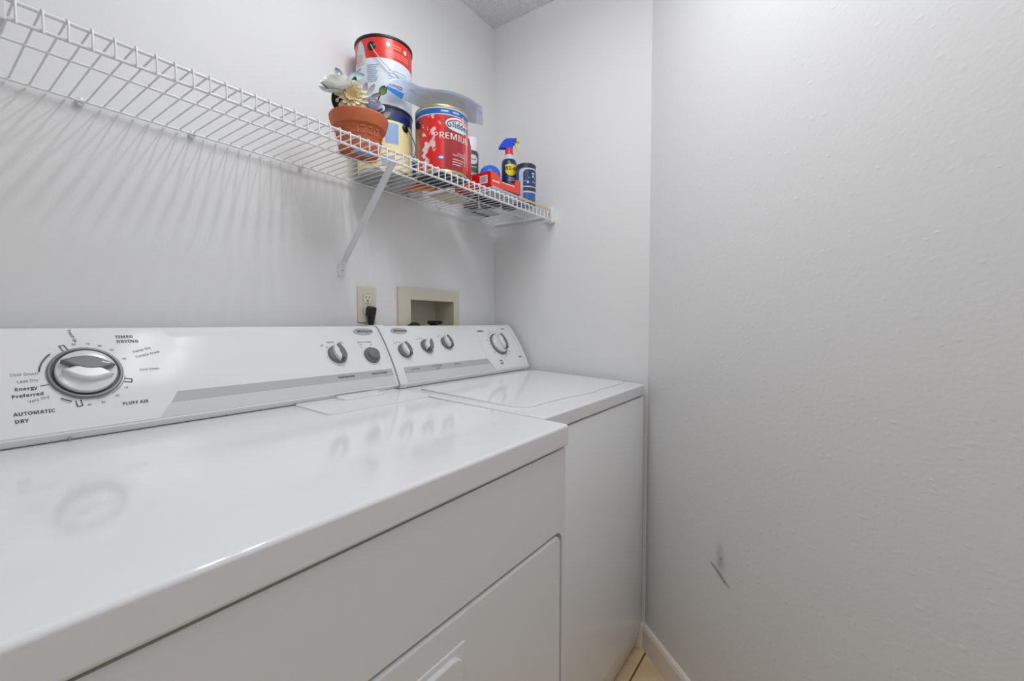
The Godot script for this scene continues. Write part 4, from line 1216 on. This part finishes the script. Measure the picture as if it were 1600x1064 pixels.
func build_small_goods() -> void:
	# --- zip bag lying across the red can and leaning on the stacked can
	var film := mat(rgb(214, 222, 240), 0.22)
	film.transparency = BaseMaterial3D.TRANSPARENCY_ALPHA
	film.albedo_color = Color(0.86, 0.92, 1.0, 0.5)
	var front := [Vector3(-0.712, 1.884, 0.186), Vector3(-0.680, 1.890, 0.205), Vector3(-0.640, 1.877, 0.232), Vector3(-0.584, 1.876, 0.281), Vector3(-0.520, 1.878, 0.300), Vector3(-0.452, 1.876, 0.301)]
	var back := [Vector3(-0.733, 1.858, 0.178), Vector3(-0.694, 1.846, 0.186), Vector3(-0.645, 1.842, 0.186), Vector3(-0.560, 1.838, 0.200), Vector3(-0.480, 1.840, 0.232), Vector3(-0.404, 1.842, 0.268)]
	var sample := func(a: Array, u: float) -> Vector3:
		var f := clampf(u, 0, 1) * (a.size() - 1)
		var i := mini(int(f), a.size() - 2)
		var pm: Vector3 = a[maxi(i - 1, 0)]
		var pn: Vector3 = a[mini(i + 2, a.size() - 1)]
		return a[i].cubic_interpolate(a[i + 1], pm, pn, f - i)
	var nz := FastNoiseLite.new()
	nz.seed = 31
	nz.frequency = 3.2
	nz.fractal_octaves = 3
	var bagf := func(u: float, v: float) -> Vector3:
		var p: Vector3 = sample.call(back, u).lerp(sample.call(front, u), v)
		var e := sin(PI * clampf(v, 0, 1))
		return p + Vector3(0, 0.004 * e + 0.004 * nz.get_noise_2d(u * 1.2, v * 0.5) * e + 0.003, 0)
	var bag := thing("zip_bag", "clear plastic zip bag with a blue seal lying on the red paint can", "plastic bag", Vector3(-0.56, 1.83, 0.24))
	part(bag, "film", grid_mesh(40, 14, bagf, 0.006), film, Transform3D(), "crinkled clear film")
	var paper := mat(rgb(228, 238, 254), 0.6)
	paper.backlight_enabled = true
	paper.backlight = Color(0.7, 0.72, 0.8)
	part(bag, "papers", grid_mesh(24, 8, func(u, v):
		return bagf.call(0.20 + 0.72 * u, 0.08 + 0.84 * v) + Vector3(0, -0.0025, 0), 0.0010), paper, Transform3D(), "white folded papers")
	part(bag, "zip_seal", grid_mesh(20, 4, func(u, v):
		return bagf.call(0.01 + 0.25 * u, 0.04 + 0.26 * v) + Vector3(0, -0.0075, 0.0), 0.0010), mat(rgb(30, 132, 222), 0.3), Transform3D(), "bright blue zip seal")
	for k in 2: part(bag, "zip_track", grid_mesh(20, 2, func(u, v):
		return bagf.call(0.01 + 0.20 * u, 0.40 + 0.10 * k + 0.04 * v) + Vector3(0, -0.0075, 0.0), 0.0008), mat(rgb(112, 96, 150), 0.3))
	# --- lubricant spray can
	var c := Vector3(-0.264, DECK, 0.0925)
	var C := Transform3D(Basis(), c)
	var r := 0.0295
	var t := thing("spray_can", "dark grey-green lubricant spray can with white cap, behind the red box", "spray can", c)
	part(t, "can_body", lathe([Vector2(0, 0.004), Vector2(r - 0.004, 0.004), Vector2(r - 0.002, 0), Vector2(r, 0.002), Vector2(r, 0.200), Vector2(r - 0.002, 0.204), Vector2(r - 0.006, 0.210), Vector2(0, 0.211)], 36), mat(rgb(70, 76, 74), 0.35), C)
	part(t, "cap", lathe([Vector2(r - 0.003, 0.206), Vector2(r - 0.0025, 0.210), Vector2(r - 0.004, 0.254), Vector2(r - 0.007, 0.2585), Vector2(0, 0.2595)], 36), mat(rgb(232, 236, 244), 0.35), C, "white plastic cap")
	part(t, "label_panel", ring_band(r + 0.0003, 0.05, 0.138), mat(rgb(60, 92, 72), 0.35), C, "green label panel")
	var lg := part(t, "logo", wrap_ellipse(r + 0.0006, AC, 0.004, 0.172, 0.020, 0.0175), mat(rgb(216, 220, 226), 0.35), C, "white oval logo")
	part(lg, "lettering", wrap_rect(r + 0.0009, AC, -0.008, 0.016, 0.170, 0.174), mat(rgb(120, 124, 134), 0.4), C)
	var crm := mat(rgb(226, 220, 180), 0.4)
	part(t, "lettering", wrap_text("Spray", 0.0125, r + 0.0007, AC, 0.004, 0.119, true, 0.85), crm, C)
	part(t, "lettering", wrap_text("Lube", 0.0135, r + 0.0007, AC, 0.004, 0.101, true, 0.9), crm, C)
	part(t, "lettering", wrap_rect(r + 0.0007, AC, -0.012, 0.018, 0.142, 0.146), mat(rgb(170, 190, 180), 0.4), C)
	# --- red can squeezed behind the red paint can
	c = Vector3(-0.436, DECK, 0.206)
	C = Transform3D(Basis(), c)
	r = 0.0275
	t = thing("spray_can", "plain red spray can half hidden by the red paint can", "spray can", c)
	part(t, "can_body", lathe([Vector2(0, 0.003), Vector2(r - 0.003, 0.003), Vector2(r - 0.001, 0), Vector2(r, 0.002), Vector2(r, 0.150), Vector2(r - 0.003, 0.157), Vector2(0, 0.158)], 32), mat(rgb(206, 44, 44), 0.3), C)
	part(t, "cap", lathe([Vector2(r - 0.002, 0.155), Vector2(r - 0.004, 0.170), Vector2(r - 0.010, 0.177), Vector2(0, 0.178)], 32), mat(rgb(196, 36, 40), 0.35), C)
	# --- blue bottle behind the paint cans
	c = Vector3(-0.494, DECK, 0.0345)
	C = Transform3D(Basis(), c)
	r = 0.0275
	t = thing("cleaner_bottle", "blue and white bottle standing behind the paint cans", "bottle", c)
	part(t, "bottle_body", lathe([Vector2(0, 0.002), Vector2(r - 0.003, 0), Vector2(r, 0.003), Vector2(r, 0.125), Vector2(r - 0.008, 0.148), Vector2(0.012, 0.156), Vector2(0, 0.156)], 28), mat(rgb(206, 212, 220), 0.3), C)
	part(t, "label", ring_band(r + 0.0003, 0.045, 0.105), mat(rgb(34, 84, 160), 0.4), C, "blue label band")
	part(t, "cap", lathe([Vector2(0.013, 0.155), Vector2(0.013, 0.180), Vector2(0.011, 0.183), Vector2(0, 0.183)], 24), mat(rgb(226, 232, 240), 0.4), C)
	# --- trigger spray bottle
	c = Vector3(-0.163, DECK, 0.200)
	C = Transform3D(Basis(), c)
	r = 0.0293
	t = thing("trigger_spray_bottle", "navy trigger spray bottle with blue head, red collar and yellow nozzle", "spray bottle", c)
	var nv := mat(rgb(26, 42, 92), 0.3)
	part(t, "bottle_body", lathe([Vector2(0, 0.003), Vector2(r - 0.004, 0), Vector2(r, 0.004), Vector2(r, 0.168), Vector2(r - 0.002, 0.178), Vector2(r - 0.005, 0.183), Vector2(0, 0.183)], 36), nv, C)
	part(t, "shoulder", lathe([Vector2(r - 0.0055, 0.1825), Vector2(r - 0.009, 0.190), Vector2(0.0155, 0.200), Vector2(0.0145, 0.204), Vector2(0, 0.204)], 32), mat(rgb(206, 212, 220), 0.3), C, "pale grey shoulder")
	part(t, "collar", lathe([Vector2(0.0145, 0.2035), Vector2(0.0152, 0.2045), Vector2(0.0150, 0.226), Vector2(0.013, 0.229), Vector2(0, 0.229)], 28), mat(rgb(222, 44, 74), 0.35), C, "red collar")
	# head: side silhouette extruded across
	var hd := [Vector2(-0.040, 0.228), Vector2(-0.034, 0.240), Vector2(-0.022, 0.256), Vector2(-0.010, 0.2635), Vector2(0.028, 0.2655), Vector2(0.0285, 0.258), Vector2(0.020, 0.246), Vector2(0.014, 0.238), Vector2(0.012, 0.228), Vector2(0.006, 0.2245), Vector2(-0.012, 0.2245), Vector2(-0.014, 0.228)]
	var dirv := Vector3(0.62, 0, 0.785)    # nozzle points away to the right
	var across := dirv.cross(Vector3.UP)
	var swap := []
	for p in hd: swap.append(Vector2(p.y, p.x))
	var head := prism_x(swap, -0.011, 0.011, 40.0)
	var hb := Basis(across, Vector3.UP, across.cross(Vector3.UP))
	if hb.z.dot(dirv) < 0: hb = Basis(-across, Vector3.UP, (-across).cross(Vector3.UP))
	var hx := Transform3D(hb, c)
	part(t, "trigger_head", head, mat(rgb(0, 66, 214), 0.4, 0.0, 0.3), hx, "blue trigger head")
	var yl := mat(rgb(244, 222, 44), 0.35)
	part(t, "nozzle", lathe([Vector2(0, 0), Vector2(0.0075, 0), Vector2(0.0078, 0.009), Vector2(0.0055, 0.013), Vector2(0, 0.013)], 20), yl, hx * Transform3D(Basis(Vector3.RIGHT, PI / 2), Vector3(0, 0.2575, 0.0275)), "yellow nozzle")
	var tg := MB.new()
	tube_into(tg, [Vector3(0, 0.250, 0.022), Vector3(0, 0.240, 0.026), Vector3(0, 0.225, 0.031), Vector3(0, 0.208, 0.040)], 0.0048, 10, 0.002)
	part(t, "trigger", tg.done(), yl, hx, "yellow trigger lever")
	var shd := part(t, "logo", wrap_patch(r + 0.0005, AC, -0.0235, 0.0235, func(u): return 0.118 + 0.016 * pow(absf(u) / 0.0235, 2.5), func(u): return 0.162 - 0.005 * pow(absf(u) / 0.0235, 3), 18), mat(rgb(240, 220, 30), 0.35), C, "yellow shield logo")
	part(shd, "lettering", wrap_text("WD-40", 0.0135, r + 0.0009, AC, 0.0, 0.1455, true, 0.92), M.black, C)
	part(t, "lettering", wrap_text("SMART", 0.0055, r + 0.0006, AC, 0.002, 0.108, true, 1.0), mat(rgb(190, 202, 222), 0.4), C)
	part(t, "lettering", wrap_text("TRIGGER", 0.0055, r + 0.0006, AC, 0.002, 0.100, true, 0.9), mat(rgb(190, 202, 222), 0.4), C)
	# --- dark blue canister
	c = Vector3(-0.155, DECK, 0.2725)
	C = Transform3D(Basis(), c)
	r = 0.0370
	t = thing("canister", "navy canister with black lid band and white label outlines beside the trigger spray bottle", "canister", c)
	part(t, "canister_body", lathe([Vector2(0, 0.003), Vector2(r - 0.003, 0), Vector2(r, 0.003), Vector2(r, 0.136), Vector2(0, 0.136)], 40), mat(rgb(58, 84, 140), 0.35), C)
	part(t, "lid", lathe([Vector2(r + 0.0006, 0.134), Vector2(r + 0.0008, 0.147), Vector2(r - 0.002, 0.1505), Vector2(0, 0.151)], 40), mat(rgb(48, 46, 56), 0.4), C, "black lid")
	var ice := mat(rgb(196, 214, 240), 0.35)
	var fr := part(t, "label_outline", wrap_patch(r + 0.0004, AC, -0.040, 0.046, func(_u): return 0.006, func(u): return 0.132 - 0.012 * pow(absf(u - 0.003) / 0.043, 6), 24), ice, C, "pale blue label outline")
	part(fr, "label_field", wrap_patch(r + 0.0008, AC, -0.022, 0.042, func(_u): return 0.066, func(u): return 0.127 - 0.012 * pow(absf(u - 0.010) / 0.032, 6), 20), mat(rgb(34, 54, 92), 0.35), C, "navy label field")
	part(fr, "label_field", wrap_rect(r + 0.0008, AC, -0.022, 0.042, 0.048, 0.062), mat(rgb(50, 54, 70), 0.35), C)
	part(fr, "label_field", wrap_rect(r + 0.0008, AC, -0.022, 0.034, 0.010, 0.042), mat(rgb(58, 96, 156), 0.35), C)
	rng.seed = 12
	for k in 9:
		var u0 := rng.randf_range(-0.016, 0.030)
		var y0 := rng.randf_range(0.078, 0.118)
		part(fr, "splash", wrap_ellipse(r + 0.0011, AC, u0, y0, rng.randf_range(0.003, 0.008), rng.randf_range(0.002, 0.005)), ice if k % 2 else mat(rgb(90, 140, 206), 0.35), C)
	# --- blue dome behind the box
	c = Vector3(-0.2325, DECK, 0.161)
	C = Transform3D(Basis(), c)
	t = thing("domed_container", "black container with a bright blue domed top, behind the red box", "container", c)
	part(t, "container_base", lathe([Vector2(0, 0.002), Vector2(0.037, 0), Vector2(0.040, 0.003), Vector2(0.0415, 0.100), Vector2(0.036, 0.103), Vector2(0, 0.104)], 36), M.black, C, "black base")
	part(t, "dome", lathe([Vector2(0.039, 0.1025), Vector2(0.0390, 0.122), Vector2(0.034, 0.136), Vector2(0.024, 0.146), Vector2(0.012, 0.1505), Vector2(0, 0.151)], 36), mat(rgb(22, 106, 226), 0.35), C, "bright blue dome")
	# --- clear blister pack under the red box
	t = thing("blister_pack", "flat clear plastic pack lying under the red box", "package", Vector3(-0.30, DECK, 0.255))
	var clear := mat(rgb(200, 204, 214), 0.2)
	clear.transparency = BaseMaterial3D.TRANSPARENCY_ALPHA
	clear.albedo_color = Color(0.80, 0.81, 0.85, 0.7)
	part(t, "tray", rbox(Vector3(0.196, 0.013, 0.088), 0.004), clear, at(-0.300, DECK + 0.0066, 0.261))
	part(t, "backing_card", rbox(Vector3(0.188, 0.0016, 0.080), 0.0006), mat(rgb(206, 204, 196), 0.6), at(-0.300, DECK + 0.0035, 0.261), "pale backing card")
	# --- red cut-away carton
	carton()
	# --- wooden stirrer along the front edge
	t = thing("paint_stirrer", "thin wooden paint stirrer lying along the front edge of the shelf", "stirrer", Vector3(-0.13, DECK, 0.303))
	var wd := mat(rgb(222, 196, 150), 0.7)
	part(t, "stick", rbox(Vector3(0.22, 0.007, 0.004), 0.0015), wd, at(-0.148, DECK + 0.0037, 0.3142 - 0.0005), "bare wooden stick")
	# --- small things lying on the deck, seen from below
	t = thing("utility_knife", "orange utility knife lying on the shelf behind the red paint can", "knife", Vector3(-0.525, DECK, 0.10))
	var og := mat(rgb(240, 122, 38), 0.4)
	var kb := Basis(Vector3.UP, -atan2(0.075, 0.078))
	part(t, "handle", rbox(Vector3(0.104, 0.017, 0.026), 0.006), og, Transform3D(kb, Vector3(-0.532, DECK + 0.0086, 0.098)), "orange plastic handle")
	part(t, "slider", rbox(Vector3(0.020, 0.006, 0.010), 0.002), M.dark, Transform3D(kb, Vector3(-0.532, DECK + 0.019, 0.098)))
	part(t, "nose", rbox(Vector3(0.014, 0.012, 0.016), 0.003), mat(rgb(206, 74, 26), 0.4), Transform3D(kb, Vector3(-0.532, DECK + 0.0086, 0.098) + kb.x * 0.054))
	t = thing("seed_packet", "cream paper packet lying flat on the shelf behind the spray cans", "packet", Vector3(-0.39, DECK, 0.10))
	part(t, "packet", rbox(Vector3(0.13, 0.006, 0.085), 0.002), mat(rgb(222, 214, 192), 0.7), Transform3D(Basis(Vector3.UP, 0.12), Vector3(-0.392, DECK + 0.0032, 0.104)))
	t = thing("marker_pen", "short navy marker pen lying on the cream packet", "pen", Vector3(-0.375, DECK, 0.10))
	part(t, "barrel", lathe([Vector2(0, -0.03), Vector2(0.006, -0.029), Vector2(0.006, 0.012), Vector2(0, 0.012)], 14), mat(rgb(40, 52, 110), 0.4), Transform3D(Basis(Vector3(0, 0, 1), PI / 2) , Vector3(-0.375, DECK + 0.0125, 0.11)))
	part(t, "cap", lathe([Vector2(0, 0.012), Vector2(0.0066, 0.012), Vector2(0.0064, 0.034), Vector2(0, 0.036)], 14), mat(rgb(28, 34, 80), 0.4), Transform3D(Basis(Vector3(0, 0, 1), PI / 2), Vector3(-0.375, DECK + 0.0125, 0.11)))
	t = thing("sandpaper_pack", "flat navy and white pack lying at the back of the shelf", "package", Vector3(-0.16, DECK, 0.07))
	part(t, "pack", rbox(Vector3(0.11, 0.008, 0.085), 0.002), mat(rgb(206, 208, 206), 0.6), at(-0.160, DECK + 0.0042, 0.070))
	part(t, "printed_band", rbox(Vector3(0.11, 0.0006, 0.020), 0.0002, 1), mat(rgb(30, 36, 66), 0.5), at(-0.160, DECK + 0.0001, 0.055), "navy printed band")

func carton() -> void:
	# open display carton: tall left part, low front lip, tall right corner
	var w := 0.172
	var d := 0.082
	var o := Vector3(-0.398, DECK + 0.0142, 0.296)   # front left bottom corner
	var xf := Transform3D(Basis(Vector3(0, 0, 1), 0.045), o)
	var t := thing("cardboard_carton", "open orange-red cardboard carton with a barcode on its end", "box", o)
	var org := mat(rgb(240, 74, 44), 0.45)
	var red := mat(rgb(214, 26, 22), 0.45)
	var kraft := mat(rgb(150, 132, 110), 0.8)
	var white := mat(rgb(238, 236, 236), 0.6)
	var th := 0.0012
	var fp := PackedVector2Array([Vector2(0, 0), Vector2(w, 0), Vector2(w, 0.049), Vector2(w - 0.026, 0.049), Vector2(w - 0.034, 0.022), Vector2(0.062, 0.022), Vector2(0.046, 0.038), Vector2(0.034, 0.047), Vector2(0, 0.047)])
	var panel := func(poly: PackedVector2Array, depth: float) -> ArrayMesh:
		var b := MB.new()
		var tr := Geometry2D.triangulate_polygon(poly)
		for sd in 2:
			var nn := Vector3(0, 0, 1 if sd == 0 else -1)
			var st := b.v.size()
			for p in poly: b.vert(Vector3(p.x, p.y, depth if sd == 0 else 0.0), nn)
			for k in range(0, tr.size(), 3): b.tri(st + tr[k], st + tr[k + 1], st + tr[k + 2])
		for i in poly.size():
			var p := poly[i]
			var q := poly[(i + 1) % poly.size()]
			var e := q - p
			b.flat_quad(Vector3(p.x, p.y, 0), Vector3(q.x, q.y, 0), Vector3(q.x, q.y, depth), Vector3(p.x, p.y, depth), Vector3(e.y, -e.x, 0))
		return b.done()
	part(t, "front_panel", panel.call(fp, th), org, xf * at(0, 0, -th), "orange-red front with a low cut-away")
	part(t, "cut_edge", rbox(Vector3(w - 0.034 - 0.062, 0.0035, 0.0016), 0.0004, 1), white, xf * at((w - 0.034 + 0.062) / 2, 0.0225, -th / 2), "white raw edge of the carton")
	var lpn := PackedVector2Array([Vector2(0, 0), Vector2(d, 0), Vector2(d, 0.047), Vector2(0, 0.047)])
	var left := Basis(Vector3(0, 0, 1), Vector3.UP, Vector3(-1, 0, 0))
	var e := part(t, "end_panel", panel.call(lpn, th), red, xf * Transform3D(left, Vector3(0, 0, -d)), "red end with a barcode")
	part(t, "end_panel", panel.call(PackedVector2Array([Vector2(0, 0), Vector2(d, 0), Vector2(d, 0.049), Vector2(0, 0.044)]), th), org, xf * Transform3D(left, Vector3(w, 0, -d)))
	part(t, "back_panel", panel.call(PackedVector2Array([Vector2(0, 0), Vector2(w, 0), Vector2(w, 0.044), Vector2(0, 0.047)]), th), kraft, xf * at(0, 0, -d), "bare grey-brown inside of the carton")
	part(t, "bottom_panel", rbox(Vector3(w, th, d), 0.0003, 1), kraft, xf * at(w / 2, th / 2, -d / 2))
	part(t, "top_flap", rbox(Vector3(0.034, th, d), 0.0003, 1), red, xf * at(0.017, 0.0475, -d / 2))
	# barcode on the end panel
	var bl := part(e, "barcode_field", slab(rrect(0.033, 0.026, 0.0006, 2), 0.0003, 0.0001, 1), white, xf * Transform3D(left, Vector3(-th, 0.024, -0.030)), "white barcode field")
	rng.seed = 5
	var x := -0.013
	while x < 0.013:
		var bw := rng.randf_range(0.0006, 0.0018)
		part(e, "barcode_bar", slab(rrect(bw, 0.020, bw * 0.2, 1), 0.0002, 0.00005, 1), mat(rgb(70, 74, 120), 0.6), xf * Transform3D(left, Vector3(-th - 0.0003, 0.024, -0.030 + x)))
		x += bw + rng.randf_range(0.0009, 0.0018)
	for k in 3: part(t, "lettering", slab(rrect(0.012 - 0.002 * (k % 2), 0.005, 0.0012, 2), 0.0003, 0.0001, 1), white, xf * at(0.014 + 0.0135 * k, 0.018, 0.0))
